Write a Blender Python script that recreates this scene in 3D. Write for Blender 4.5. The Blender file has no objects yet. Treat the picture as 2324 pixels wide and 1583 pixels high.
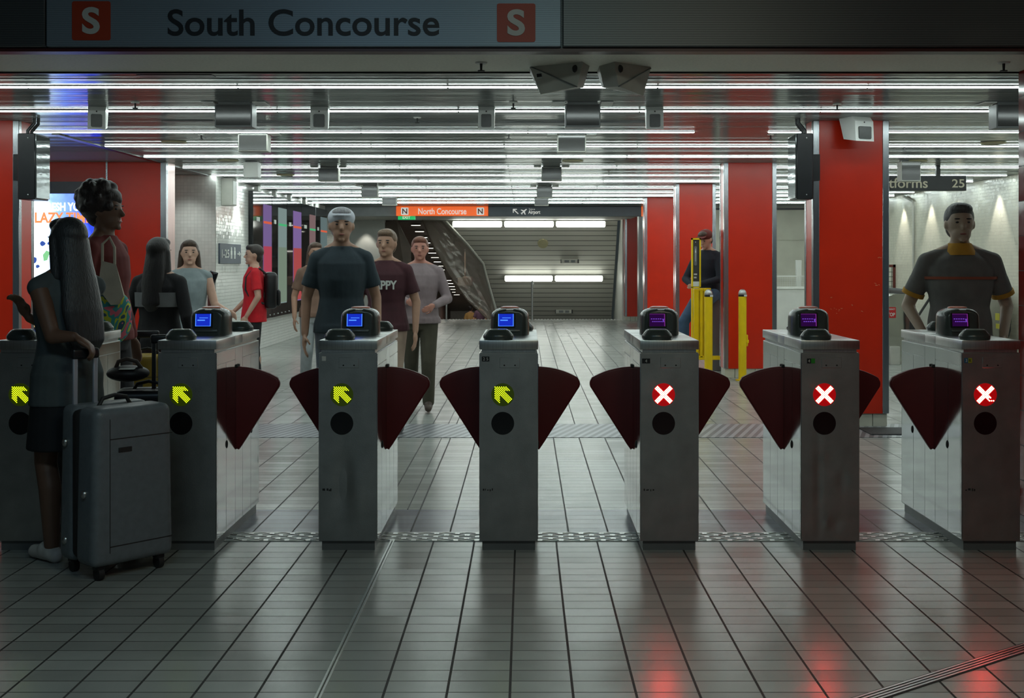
import bpy, bmesh, math, random
from mathutils import Vector, Matrix
random.seed(7)
PI = math.pi
R = math.radians
C = bpy.context.scene.collection
scene = bpy.context.scene

# ------------------------------------------------------------------ camera constants
FPX, CX, CY, EYE = 2640.0, 1192.0, 595.0, 1.45
CEIL = 2.70


def at(px, py, Y):
    """world point seen at photo pixel (px,py) at distance Y"""
    return Vector(((px - CX) * Y / FPX, Y, EYE + (CY - py) * Y / FPX))


def xa(px, Y):
    return (px - CX) * Y / FPX


def za(py, Y):
    return EYE + (CY - py) * Y / FPX


# ------------------------------------------------------------------ materials
MATS = {}


def mat(name, col, rough=0.5, metal=0.0, emit=None, estr=0.0, noise=None, bump=None, spec=0.5, coat=0.0, alpha=None, trans=0.0, tint=None):
    if name in MATS:
        return MATS[name]
    m = bpy.data.materials.new(name)
    m.use_nodes = True
    nt = m.node_tree
    b = nt.nodes['Principled BSDF']
    b.inputs['Base Color'].default_value = (*col, 1)
    b.inputs['Roughness'].default_value = rough
    b.inputs['Metallic'].default_value = metal
    b.inputs['Specular IOR Level'].default_value = spec
    b.inputs['Coat Weight'].default_value = coat
    if tint:
        b.inputs['Specular Tint'].default_value = (*tint, 1)
    if trans:
        b.inputs['Transmission Weight'].default_value = trans
    if emit:
        b.inputs['Emission Color'].default_value = (*emit, 1)
        b.inputs['Emission Strength'].default_value = estr
    if alpha is not None:
        b.inputs['Alpha'].default_value = alpha
    if noise or bump:
        tc = nt.nodes.new('ShaderNodeTexCoord')
        mp = nt.nodes.new('ShaderNodeMapping')
        nt.links.new(tc.outputs['Object'], mp.inputs[0])
    if noise:
        sc, amt, stretch = noise
        mp.inputs['Scale'].default_value = stretch
        n = nt.nodes.new('ShaderNodeTexNoise')
        n.inputs['Scale'].default_value = sc
        n.inputs['Detail'].default_value = 4
        nt.links.new(mp.outputs[0], n.inputs['Vector'])
        mr = nt.nodes.new('ShaderNodeMapRange')
        mr.inputs['From Min'].default_value = 0.3
        mr.inputs['From Max'].default_value = 0.7
        mr.inputs['To Min'].default_value = 1 - amt
        mr.inputs['To Max'].default_value = 1 + amt
        nt.links.new(n.outputs[0], mr.inputs[0])
        mx = nt.nodes.new('ShaderNodeMix')
        mx.data_type = 'RGBA'
        mx.blend_type = 'MULTIPLY'
        mx.inputs[0].default_value = 1
        mx.inputs[6].default_value = (*col, 1)
        nt.links.new(mr.outputs[0], mx.inputs[7])
        nt.links.new(mx.outputs[2], b.inputs['Base Color'])
    if bump:
        sc, st, stretch = bump
        mp2 = nt.nodes.new('ShaderNodeMapping')
        nt.links.new(tc.outputs['Object'], mp2.inputs[0])
        mp2.inputs['Scale'].default_value = stretch
        n2 = nt.nodes.new('ShaderNodeTexNoise')
        n2.inputs['Scale'].default_value = sc
        n2.inputs['Detail'].default_value = 3
        nt.links.new(mp2.outputs[0], n2.inputs['Vector'])
        bp = nt.nodes.new('ShaderNodeBump')
        bp.inputs['Strength'].default_value = st
        bp.inputs['Distance'].default_value = 0.01
        nt.links.new(n2.outputs[0], bp.inputs['Height'])
        nt.links.new(bp.outputs[0], b.inputs['Normal'])
    MATS[name] = m
    return m


def glow(name, col, strength):
    if name in MATS:
        return MATS[name]
    m = bpy.data.materials.new(name)
    m.use_nodes = True
    nt = m.node_tree
    nt.nodes.clear()
    o = nt.nodes.new('ShaderNodeOutputMaterial')
    e = nt.nodes.new('ShaderNodeEmission')
    e.inputs[0].default_value = (*col, 1)
    e.inputs[1].default_value = strength
    nt.links.new(e.outputs[0], o.inputs[0])
    MATS[name] = m
    return m


def math_node(nt, op, a, b=None, c=None):
    n = nt.nodes.new('ShaderNodeMath')
    n.operation = op
    for i, v in enumerate((a, b, c)):
        if v is None:
            continue
        if isinstance(v, (int, float)):
            n.inputs[i].default_value = v
        else:
            nt.links.new(v, n.inputs[i])
    return n.outputs[0]


def grid_mat(name, col, grout, u, v, su, sv, gu, gv, rough=0.2, phu=0.0, phv=0.0, var=0.08, tilt=0.0, spec=0.5, offset=0.0, grough=0.7, zone=None):
    """rectangular tiles in world space; u,v are axis letters"""
    if name in MATS:
        return MATS[name]
    m = bpy.data.materials.new(name)
    m.use_nodes = True
    nt = m.node_tree
    b = nt.nodes['Principled BSDF']
    g = nt.nodes.new('ShaderNodeNewGeometry')
    sp = nt.nodes.new('ShaderNodeSeparateXYZ')
    nt.links.new(g.outputs['Position'], sp.inputs[0])
    U, V = sp.outputs[u], sp.outputs[v]
    if zone:
        zy, dphi = zone
        step = math_node(nt, 'GREATER_THAN', V, zy)
        U = math_node(nt, 'SUBTRACT', U, math_node(nt, 'MULTIPLY', step, dphi))
    uu = math_node(nt, 'DIVIDE', math_node(nt, 'SUBTRACT', U, phu), su)
    vv = math_node(nt, 'DIVIDE', math_node(nt, 'SUBTRACT', V, phv), sv)
    fv = math_node(nt, 'FLOOR', vv)
    if offset:
        uu = math_node(nt, 'ADD', uu, math_node(nt, 'MULTIPLY', fv, offset))
    fu = math_node(nt, 'FLOOR', uu)
    ru = math_node(nt, 'FRACT', uu)
    rv = math_node(nt, 'FRACT', vv)
    lu = math_node(nt, 'LESS_THAN', ru, gu / su)
    lv = math_node(nt, 'LESS_THAN', rv, gv / sv)
    line = math_node(nt, 'MAXIMUM', lu, lv)
    cmb = nt.nodes.new('ShaderNodeCombineXYZ')
    nt.links.new(fu, cmb.inputs[0])
    nt.links.new(fv, cmb.inputs[1])
    wn = nt.nodes.new('ShaderNodeTexWhiteNoise')
    wn.noise_dimensions = '2D'
    nt.links.new(cmb.outputs[0], wn.inputs['Vector'])
    no = nt.nodes.new('ShaderNodeTexNoise')
    no.inputs['Scale'].default_value = 6
    no.inputs['Detail'].default_value = 5
    nt.links.new(g.outputs['Position'], no.inputs['Vector'])
    val = math_node(nt, 'ADD', math_node(nt, 'MULTIPLY_ADD', wn.outputs[0], 2 * var, 1 - var),
                    math_node(nt, 'MULTIPLY_ADD', no.outputs[0], 0.16, -0.08))
    mul = nt.nodes.new('ShaderNodeMix')
    mul.data_type = 'RGBA'
    mul.blend_type = 'MULTIPLY'
    mul.inputs[0].default_value = 1
    mul.inputs[6].default_value = (*col, 1)
    nt.links.new(val, mul.inputs[7])
    mx = nt.nodes.new('ShaderNodeMix')
    mx.data_type = 'RGBA'
    nt.links.new(line, mx.inputs[0])
    nt.links.new(mul.outputs[2], mx.inputs[6])
    mx.inputs[7].default_value = (*grout, 1)
    nt.links.new(mx.outputs[2], b.inputs['Base Color'])
    ro = math_node(nt, 'ADD', math_node(nt, 'MULTIPLY', line, grough - rough),
                   math_node(nt, 'MULTIPLY_ADD', no.outputs[0], 0.05, rough - 0.025))
    nt.links.new(ro, b.inputs['Roughness'])
    b.inputs['Specular IOR Level'].default_value = spec
    # tile tilt + recessed grout
    h = math_node(nt, 'MULTIPLY', line, -0.002)
    if tilt:
        t = math_node(nt, 'MULTIPLY', math_node(nt, 'SUBTRACT', wn.outputs[0], 0.5), math_node(nt, 'SUBTRACT', rv, 0.5))
        h = math_node(nt, 'ADD', h, math_node(nt, 'MULTIPLY', t, tilt))
    bp = nt.nodes.new('ShaderNodeBump')
    bp.inputs['Strength'].default_value = 1.0
    bp.inputs['Distance'].default_value = 1.0
    nt.links.new(h, bp.inputs['Height'])
    nt.links.new(bp.outputs[0], b.inputs['Normal'])
    MATS[name] = m
    return m


def band_mat(name, col, dark, axis, period, duty, rough, metal=0.0, skew=None, spec=0.5, bumpd=0.004):
    m = bpy.data.materials.new(name)
    m.use_nodes = True
    nt = m.node_tree
    b = nt.nodes['Principled BSDF']
    g = nt.nodes.new('ShaderNodeNewGeometry')
    sp = nt.nodes.new('ShaderNodeSeparateXYZ')
    nt.links.new(g.outputs['Position'], sp.inputs[0])
    a = sp.outputs[axis]
    if skew:
        a = math_node(nt, 'ADD', a, math_node(nt, 'MULTIPLY', sp.outputs[skew[0]], skew[1]))
    f = math_node(nt, 'FRACT', math_node(nt, 'DIVIDE', a, period))
    l = math_node(nt, 'LESS_THAN', f, duty)
    mx = nt.nodes.new('ShaderNodeMix')
    mx.data_type = 'RGBA'
    nt.links.new(l, mx.inputs[0])
    mx.inputs[6].default_value = (*col, 1)
    mx.inputs[7].default_value = (*dark, 1)
    nt.links.new(mx.outputs[2], b.inputs['Base Color'])
    b.inputs['Roughness'].default_value = rough
    b.inputs['Metallic'].default_value = metal
    b.inputs['Specular IOR Level'].default_value = spec
    bp = nt.nodes.new('ShaderNodeBump')
    bp.inputs['Strength'].default_value = 1
    bp.inputs['Distance'].default_value = bumpd
    nt.links.new(math_node(nt, 'SUBTRACT', 1.0, l), bp.inputs['Height'])
    nt.links.new(bp.outputs[0], b.inputs['Normal'])
    MATS[name] = m
    return m


# ------------------------------------------------------------------ mesh builder
class MB:
    def __init__(self):
        self.bm = bmesh.new()

    def box(self, x0, x1, y0, y1, z0, z1, bev=0.0, seg=2):
        b = bmesh.new()
        bmesh.ops.create_cube(b, size=1)
        for v in b.verts:
            v.co = Vector((x0 + (v.co.x + .5) * (x1 - x0), y0 + (v.co.y + .5) * (y1 - y0), z0 + (v.co.z + .5) * (z1 - z0)))
        if bev > 0:
            bmesh.ops.bevel(b, geom=list(b.edges), offset=bev, segments=seg, profile=0.5, affect='EDGES')
        self.merge(b)
        return self

    def merge(self, b, M=None):
        if M is not None:
            b.transform(M)
        me = bpy.data.meshes.new('tmp')
        b.to_mesh(me)
        b.free()
        self.bm.from_mesh(me)
        bpy.data.meshes.remove(me)
        return self

    def cyl(self, p, q, r, r2=None, seg=20, caps=True):
        p, q = Vector(p), Vector(q)
        r2 = r if r2 is None else r2
        d = q - p
        b = bmesh.new()
        bmesh.ops.create_cone(b, cap_ends=caps, segments=seg, radius1=r, radius2=r2, depth=d.length)
        M = Matrix.Translation((p + q) / 2) @ d.to_track_quat('Z', 'Y').to_matrix().to_4x4()
        self.merge(b, M)
        return self

    def ball(self, c, rx, ry=None, rz=None, M=None, sub=(20, 12)):
        ry = rx if ry is None else ry
        rz = rx if rz is None else rz
        b = bmesh.new()
        bmesh.ops.create_uvsphere(b, u_segments=sub[0], v_segments=sub[1], radius=1)
        S = Matrix.Diagonal((rx, ry, rz, 1))
        self.merge(b, Matrix.Translation(Vector(c)) @ (M if M else Matrix.Identity(4)) @ S)
        return self

    def cap(self, p, q, r1, r2=None, seg=16):
        """limb: cone with round ends"""
        r2 = r1 if r2 is None else r2
        self.cyl(p, q, r1, r2, seg)
        self.ball(p, r1, sub=(seg, 10))
        self.ball(q, r2, sub=(seg, 10))
        return self

    def poly(self, pts, depth_vec=None):
        """flat polygon, optionally extruded by a vector into a solid"""
        vs = [self.bm.verts.new(Vector(p)) for p in pts]
        f = self.bm.faces.new(vs)
        if depth_vec is not None:
            dv = Vector(depth_vec)
            vs2 = [self.bm.verts.new(Vector(p) + dv) for p in pts]
            self.bm.faces.new(list(reversed(vs2)))
            n = len(vs)
            for i in range(n):
                j = (i + 1) % n
                self.bm.faces.new((vs[j], vs[i], vs2[i], vs2[j]))
        return self

    def tube(self, pts, r, seg=10, closed=False):
        pts = [Vector(p) for p in pts]
        n = len(pts)
        rings = []
        up = Vector((0, 0, 1))
        prev = None
        for i, p in enumerate(pts):
            a = pts[max(i - 1, 0)]
            c = pts[min(i + 1, n - 1)]
            t = (c - a).normalized()
            if prev is None:
                ref = up if abs(t.dot(up)) < .9 else Vector((1, 0, 0))
                nx = t.cross(ref).normalized()
            else:
                nx = (prev - t * prev.dot(t)).normalized()
            prev = nx
            ny = t.cross(nx)
            rr = r[i] if isinstance(r, (list, tuple)) else r
            rings.append([self.bm.verts.new(p + nx * rr * math.cos(2 * PI * k / seg) + ny * rr * math.sin(2 * PI * k / seg)) for k in range(seg)])
        for i in range(n - 1):
            for k in range(seg):
                k2 = (k + 1) % seg
                self.bm.faces.new((rings[i][k], rings[i][k2], rings[i + 1][k2], rings[i + 1][k]))
        self.bm.faces.new(list(reversed(rings[0])))
        self.bm.faces.new(rings[-1])
        return self

    def loft(self, rings, seg=24, M=None):
        """rings: (x,y,z,rx,ry) ellipses stacked, capped"""
        allr = []
        for (x, y, z, rx, ry) in rings:
            ring = []
            for k in range(seg):
                a = 2 * PI * k / seg
                v = Vector((x + rx * math.cos(a), y + ry * math.sin(a), z))
                if M is not None:
                    v = M @ v
                ring.append(self.bm.verts.new(v))
            allr.append(ring)
        for i in range(len(allr) - 1):
            for k in range(seg):
                k2 = (k + 1) % seg
                self.bm.faces.new((allr[i][k], allr[i][k2], allr[i + 1][k2], allr[i + 1][k]))
        self.bm.faces.new(list(reversed(allr[0])))
        self.bm.faces.new(allr[-1])
        return self

    def hull(self, pts):
        b = bmesh.new()
        for p in pts:
            b.verts.new(Vector(p))
        bmesh.ops.convex_hull(b, input=list(b.verts))
        self.merge(b)
        return self

    def prism(self, outline, a0, a1, axis='y'):
        """outline of (u,v) points extruded along an axis; axis y: u=x v=z ; axis x: u=y v=z ; axis z: u=x v=y"""
        def P(u, v, a):
            return {'y': (u, a, v), 'x': (a, u, v), 'z': (u, v, a)}[axis]
        lo = [self.bm.verts.new(P(u, v, a0)) for u, v in outline]
        hi = [self.bm.verts.new(P(u, v, a1)) for u, v in outline]
        n = len(outline)
        self.bm.faces.new(lo)
        self.bm.faces.new(list(reversed(hi)))
        for i in range(n):
            j = (i + 1) % n
            self.bm.faces.new((lo[j], lo[i], hi[i], hi[j]))
        return self

    def build(self, name, m, parent=None, smooth=True, loc=None, rot=None):
        bmesh.ops.recalc_face_normals(self.bm, faces=list(self.bm.faces))
        me = bpy.data.meshes.new(name)
        self.bm.to_mesh(me)
        self.bm.free()
        if smooth:
            me.polygons.foreach_set('use_smooth', [True] * len(me.polygons))
            try:
                me.set_sharp_from_angle(angle=R(38))
            except Exception:
                pass
        if m:
            me.materials.append(m)
        o = bpy.data.objects.new(name, me)
        C.objects.link(o)
        if parent:
            o.parent = parent
        if loc:
            o.location = loc
        if rot:
            o.rotation_euler = rot
        return o

    def build_remesh(self, name, m, parent, vox=0.009, smooth_it=2):
        o = self.build(name, m, parent)
        rm = o.modifiers.new('r', 'REMESH')
        rm.mode = 'VOXEL'
        rm.voxel_size = vox
        rm.use_smooth_shade = True
        if smooth_it:
            s = o.modifiers.new('s', 'SMOOTH')
            s.iterations = smooth_it
            s.factor = 0.5
        dg = bpy.context.evaluated_depsgraph_get()
        dg.update()
        me = bpy.data.meshes.new_from_object(o.evaluated_get(dg))
        o.modifiers.clear()
        old = o.data
        o.data = me
        bpy.data.meshes.remove(old)
        me.name = name
        me.polygons.foreach_set('use_smooth', [True] * len(me.polygons))
        if not me.materials:
            me.materials.append(m)
        return o


def tag(o, label, cat, group=None, kind=None):
    o['label'] = label
    o['category'] = cat
    if group:
        o['group'] = group
    if kind:
        o['kind'] = kind
    return o


def thing(name, label, cat, loc=(0, 0, 0), rz=0.0, group=None):
    o = bpy.data.objects.new(name, None)
    o.empty_display_size = .1
    C.objects.link(o)
    o.location = loc
    o.rotation_euler = (0, 0, rz)
    return tag(o, label, cat, group)


def struct(o):
    o['kind'] = 'structure'
    return o


def box_struct(name, m, *a):
    return struct(MB().box(*a).build(name, m, smooth=False))


def copy_tree(o, parent=None):
    c = o.copy()
    C.objects.link(c)
    if parent:
        c.parent = parent
    for ch in list(o.children):
        copy_tree(ch, c)
    return c


def text(s, width=None, height=None, depth=0.003, bold=0.0, align='CENTER', spacing=1.0):
    """text mesh in the XZ plane facing -Y; scaled to width and/or cap height"""
    cu = bpy.data.curves.new('t', 'FONT')
    cu.body = s
    cu.size = 1
    cu.offset = bold
    cu.extrude = 0.5
    cu.space_character = spacing
    cu.resolution_u = 6
    o = bpy.data.objects.new('t', cu)
    C.objects.link(o)
    dg = bpy.context.evaluated_depsgraph_get()
    dg.update()
    me = bpy.data.meshes.new_from_object(o.evaluated_get(dg))
    bpy.data.objects.remove(o)
    bpy.data.curves.remove(cu)
    xs = [v.co.x for v in me.vertices]
    ys = [v.co.y for v in me.vertices]
    x0, x1 = min(xs), max(xs)
    y0, y1 = min(ys), max(ys)
    sx = (width / (x1 - x0)) if width else None
    sy = (height / (y1 - y0)) if height else None
    sx = sx or sy
    sy = sy or sx
    ox = {'CENTER': (x0 + x1) / 2, 'LEFT': x0, 'RIGHT': x1}[align]
    oy = (y0 + y1) / 2
    for v in me.vertices:
        x, y, z = v.co
        v.co = ((x - ox) * sx, -z * depth, (y - oy) * sy)
    b = MB()
    b.bm.from_mesh(me)
    bpy.data.meshes.remove(me)
    return b


def rounded_rect(x0, x1, z0, z1, r, n=6):
    pts = []
    for cx, cz, a0 in ((x1 - r, z1 - r, 0), (x0 + r, z1 - r, 90), (x0 + r, z0 + r, 180), (x1 - r, z0 + r, 270)):
        for i in range(n + 1):
            a = R(a0 + 90 * i / n)
            pts.append((cx + r * math.cos(a), cz + r * math.sin(a)))
    return pts


# ------------------------------------------------------------------ palette
LAMP = (0.86, 1.0, 0.97)
M_red = mat('red_panel', (0.60, 0.022, 0.003), 0.28, noise=(3, .06, (1, 1, 1)))
M_steel = mat('brushed_steel', (0.50, 0.51, 0.50), 0.34, 1.0, noise=(14, .10, (12, 12, .4)))
M_front = mat('gate_front_steel', (0.42, 0.43, 0.42), 0.42, 1.0, noise=(9, .12, (1, 1, 1)), bump=(160, .05, (1, 1, 1)))
M_mirror = mat('polished_steel', (0.62, 0.63, 0.62), 0.10, 1.0, noise=(5, .05, (1, 1, 1)), bump=(6, .04, (1, 1, .5)))
M_trim = mat('steel_trim', (0.36, 0.38, 0.40), 0.25, 1.0, noise=(5, .08, (8, 8, .3)))
M_white = mat('white_paint', (0.70, 0.71, 0.66), 0.45, noise=(4, .05, (1, 1, 1)))
M_cream = mat('cream_panel', (0.62, 0.62, 0.52), 0.5, noise=(3, .06, (1, 1, 1)))
M_grey = mat('grey_metal', (0.16, 0.17, 0.17), 0.4, 0.3, noise=(6, .08, (1, 1, 1)))
M_boxgrey = mat('grey_housing', (0.46, 0.46, 0.41), 0.55, noise=(8, .06, (1, 1, 1)))
M_black = mat('black_plastic', (0.012, 0.013, 0.015), 0.35, noise=(10, .15, (1, 1, 1)))
M_blackgloss = mat('black_glass', (0.008, 0.009, 0.011), 0.06, noise=(10, .1, (1, 1, 1)))
M_hood = mat('reader_housing', (0.055, 0.068, 0.063), 0.26, noise=(12, .1, (1, 1, 1)))
M_flap = mat('flap_red', (0.105, 0.003, 0.005), 0.52, noise=(6, .10, (1, 1, 1)))
M_flaprim = mat('flap_rim', (0.14, 0.035, 0.03), 0.4, noise=(6, .1, (1, 1, 1)))
M_yellow = mat('yellow_paint', (0.80, 0.54, 0.0), 0.35, noise=(5, .06, (1, 1, 1)))
M_orange = mat('orange_lens', (0.65, 0.10, 0.02), 0.3, noise=(6, .05, (1, 1, 1)))
M_dark = mat('dark_rubber', (0.02, 0.02, 0.02), 0.6, noise=(10, .1, (1, 1, 1)))
M_tube = glow('fluorescent_tube', LAMP, 21.0)

# ------------------------------------------------------------------ SETTING: floor
M_floor = grid_mat('floor_tiles', (0.33, 0.345, 0.32), (0.022, 0.022, 0.02), 'X', 'Y', .2123, .1055, .009, .0050, rough=.24,
                   phu=-.056, phv=.02, var=.09, tilt=.0042, spec=.6, zone=(6.14, .072))
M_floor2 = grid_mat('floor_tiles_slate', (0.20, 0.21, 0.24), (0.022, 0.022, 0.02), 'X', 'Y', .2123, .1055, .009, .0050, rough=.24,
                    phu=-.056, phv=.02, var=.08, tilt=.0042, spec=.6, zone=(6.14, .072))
fl = MB()
fl.box(-9, 9, -3, 6.245, -.1, 0)
fl.box(-9, 9, 6.83, 29.4, -.1, 0)
fl.box(-9, -2.9, 6.245, 6.83, -.1, 0)
fl.box(2.9, 9, 6.245, 6.83, -.1, 0)
struct(fl.build('floor', M_floor, smooth=False))
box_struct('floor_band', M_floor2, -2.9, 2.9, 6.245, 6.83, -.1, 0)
M_chk = band_mat('ribbed_steel', (0.50, 0.51, 0.51), (0.14, 0.14, 0.14), 'X', .055, .35, .28, 1.0, skew=('Y', .5))
M_rib = band_mat('ribbed_rubber', (0.34, 0.36, 0.38), (0.16, 0.17, 0.18), 'X', .075, .5, .35, .4, skew=('Y', -.35))
M_wav = band_mat('checker_steel', (0.46, 0.47, 0.46), (0.12, 0.12, 0.12), 'Y', .033, .42, .27, 1.0, bumpd=.006)
# wavy threshold strip: real raised bars
th = MB()
th.box(-2.9, 2.84, 6.05, 6.245, 0, .003)
for i in range(52):
    for j in range(5):
        x = -2.88 + i * .11 + (.055 if j % 2 else 0)
        if x + .085 < 2.84:
            y = 6.062 + j * .037
            th.prism([(x, y), (x + .04, y + .012), (x + .085, y), (x + .085, y + .010), (x + .04, y + .022), (x, y + .010)], .003, .0065, 'z')
o = th.build('trim_1', M_steel, smooth=False)
struct(o)
box_struct('trim_2', M_rib, -4.0, 5.6, 9.62, 10.42, 0, .004)
box_struct('trim_3', mat('dark_mat', (0.03, 0.03, 0.032), .7, noise=(40, .4, (1, 1, 1))), 2.9, 3.9, 9.75, 10.15, .004, .012)
# expansion joint running away from the camera, and the diagonal joint
ej = MB()
for dx in (-.008, .006):
    ej.box(-.69 + dx - .004, -.69 + dx + .004, -1, 6.05, 0, .004)
struct(ej.build('trim_4', M_steel, smooth=False))
ej = MB()
ej.box(-.693, -.688, 6.83, 29.3, 0, .002)
struct(ej.build('trim_5', M_dark, smooth=False))
p0, p1 = Vector((1.149, 3.875, 0)), Vector((1.95, 4.426, 0))
d = (p1 - p0).normalized()
nrm = Vector((-d.y, d.x, 0))
ej = MB()
for k in range(4):
    a = p0 - d * .6 + nrm * (k * .016 - .03)
    b_ = p1 + d * .9 + nrm * (k * .016 - .03)
    ej.poly([a, b_, b_ + nrm * .009, a + nrm * .009], (0, 0, .004))
struct(ej.build('trim_6', M_steel, smooth=False))
ej = MB()
a = p0 - d * .6 - nrm * .036
b_ = p1 + d * .9 - nrm * .036
ej.poly([a, b_, b_ + nrm * .07, a + nrm * .07], (0, 0, .002))
struct(ej.build('trim_7', M_dark, smooth=False))
# tactile nosing at the top of the ramp
no = MB()
no.box(-4.4, 2.4, 29.18, 29.4, 0, .004)
for i in range(84):
    no.ball((-4.3 + i * .08, 29.34, .006), .028, .028, .016, sub=(8, 6))
struct(no.build('trim_8', mat('nosing', (0.55, 0.56, 0.54), .4, noise=(8, .05, (1, 1, 1))), smooth=True))

# ------------------------------------------------------------------ SETTING: ceiling of slats
M_slat = bpy.data.materials.new('ceiling_slat')
M_slat.use_nodes = True
nt = M_slat.node_tree
nt.nodes.clear()
o_ = nt.nodes.new('ShaderNodeOutputMaterial')
ms = nt.nodes.new('ShaderNodeMixShader')
ms.inputs[0].default_value = .70
dfs = nt.nodes.new('ShaderNodeBsdfDiffuse')
dfs.inputs[0].default_value = (.50, .52, .50, 1)
gls = nt.nodes.new('ShaderNodeBsdfGlossy')
tcs = nt.nodes.new('ShaderNodeTexCoord')
nzs = nt.nodes.new('ShaderNodeTexNoise')
nzs.inputs['Scale'].default_value = 1.3
nt.links.new(tcs.outputs['Object'], nzs.inputs['Vector'])
gls.inputs[0].default_value = (.46, .48, .47, 1)
nt.links.new(math_node(nt, 'MULTIPLY_ADD', nzs.outputs[0], .06, .10), gls.inputs[1])
nt.links.new(dfs.outputs[0], ms.inputs[1])
nt.links.new(gls.outputs[0], ms.inputs[2])
nt.links.new(ms.outputs[0], o_.inputs[0])
M_slatend = mat('ceiling_backing', (0.02, 0.02, 0.02), .8, noise=(4, .1, (1, 1, 1)))
cl = MB()
y = 6.74
while y < 25.75:
    t = random.uniform(-.0016, .0016)
    w = .094
    z0 = CEIL
    cl.bm.faces.new([cl.bm.verts.new(v) for v in ((-8.2, y, z0 - t), (7.2, y, z0 - t), (7.2, y + w, z0 + t), (-8.2, y + w, z0 + t))])
    cl.bm.faces.new([cl.bm.verts.new(v) for v in ((-8.2, y + w, z0 + t), (7.2, y + w, z0 + t), (7.2, y + w, z0 + .02), (-8.2, y + w, z0 + .02))])
    cl.bm.faces.new([cl.bm.verts.new(v) for v in ((-8.2, y, z0 - t), (-8.2, y, z0 + .02), (7.2, y, z0 + .02), (7.2, y, z0 - t))])
    y += .106 if random.random() > .12 else .112
struct(cl.build('ceiling', M_slat, smooth=False))
box_struct('ceiling_void', M_slatend, -8.4, 7.4, 6.72, 25.8, CEIL + .02, CEIL + .12)
# edge trim where the slat field stops on the left, with the side ceiling
struct(MB().box(-4.60, -4.53, 11.3, 26, CEIL - .012, CEIL + .0).build('trim_9', M_black, smooth=False))
# soffit and fascia above the gates
M_soffit = mat('soffit_paint', (0.88, 0.88, 0.77), .6, noise=(60, .06, (1, 1, 1)))
box_struct('ceiling_soffit', M_soffit, -9, 2.86, 6.12, 6.72, 2.55, 3.3)
box_struct('trim_10', M_black, -9, 2.86, 6.715, 6.74, 2.54, 2.72)
M_fascia = band_mat('fascia_metal', (0.13, 0.145, 0.15), (0.09, 0.10, 0.105), 'Z', .012, .3, .42, .55, bumpd=.001)
box_struct('wall_header', M_fascia, -9, 2.86, 6.06, 6.13, 2.56, 3.5)
box_struct('trim_11', mat('red_edge', (0.06, 0.012, 0.012), .4, noise=(4, .1, (1, 1, 1))), -9, 2.86, 6.045, 6.135, 2.545, 2.562)
# hall shell added around the camera, mostly unseen, to keep side light off the edges
M_blocker = mat('blocker_dark', (0.10, 0.10, 0.10), .6, noise=(3, .1, (1, 1, 1)))
M_redtile = grid_mat('red_wall_tile', (0.20, 0.012, 0.008), (0.05, 0.01, 0.01), 'Y', 'Z', .3, .2, .004, .004, rough=.1, var=.1, tilt=.02, spec=.7)
box_struct('wall_right_hall', M_redtile, 2.85, 3.2, -1, 6.72, 0, 3.5)  # real reveal at the far end; its unseen length blocks side light
box_struct('wall_left_blocker', M_blocker, -3.7, -3.35, -1, 6.5, 0, 3.5)
box_struct('ceiling_blocker', M_blocker, -3.7, 3.2, -1, 6.13, 3.3, 3.45)
# ------------------------------------------------------------------ SETTING: walls
M_mosaic = grid_mat('white_mosaic', (0.74, 0.75, 0.71), (0.34, 0.34, 0.31), 'Y', 'Z', .05, .05, .003, .003, rough=.16, var=.05, tilt=.004, spec=.6)
M_mosaicx = grid_mat('white_mosaic_front', (0.74, 0.75, 0.71), (0.60, 0.60, 0.56), 'X', 'Z', .05, .05, .003, .003, rough=.3, var=.04, tilt=.001, spec=.5)
box_struct('wall_left', M_mosaic, -4.75, -4.44, 16.7, 27.5, 0, CEIL)
box_struct('wall_left_front', M_mosaicx, -8.2, -4.445, 16.69, 17.0, 0, CEIL)
wr = MB()
wr.box(-7.9, -4.54, 14.5, 14.9, .13, CEIL)
struct(wr.build('wall_left_red', M_red, smooth=False))
box_struct('baseboard_left', grid_mat('base_tile', (0.55, 0.54, 0.46), (0.08, 0.08, 0.07), 'X', 'Z', .18, .3, .006, .004, rough=.3, phv=-.1, var=.06), -7.9, -4.5, 14.51, 14.9, 0, .13)
box_struct('trim_12', M_trim, -4.54, -4.47, 14.48, 14.56, .13, CEIL)
box_struct('trim_13', mat('pink_steel', (0.50, 0.36, 0.34), .3, .9, noise=(5, .08, (8, 8, .3))), -4.6, -4.475, 14.56, 14.86, .13, CEIL)
box_struct('trim_14', M_trim, xa(241, 14.5), xa(245, 14.5), 14.485, 14.5, .13, CEIL)
box_struct('wall_left_far', M_white, -8.4, -8.2, 6.7, 17, 0, CEIL)
M_mosr = grid_mat('cream_mosaic', (0.62, 0.61, 0.50), (0.36, 0.35, 0.29), 'Y', 'Z', .05, .05, .003, .003, rough=.22, var=.05, tilt=.004, spec=.5)
box_struct('wall_right', M_mosr, 7.0, 7.3, 6.72, 26.3, -3, CEIL)
wb = MB()
wb.box(3.1, 7.0, 26.0, 26.3, 0, CEIL)
wb.box(3.1, 7.0, 25.97, 26.0, 1.05, 1.07)
wb.box(3.1, 7.0, 25.97, 26.0, 1.95, 1.97)
struct(wb.build('wall_back_right', M_cream, smooth=False))
struct(MB().box(3.1, 7.0, 25.9, 26.0, 2.62, 2.66).build('trim_15', M_black, smooth=False))
box_struct('wall_right_back_side', M_white, 2.42, 2.6, 29.0, 36, -5, 2.9)
box_struct('wall_shaft_front', M_fascia, 2.86, 7.3, 6.6, 6.72, 2.5, 3.5)
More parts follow.
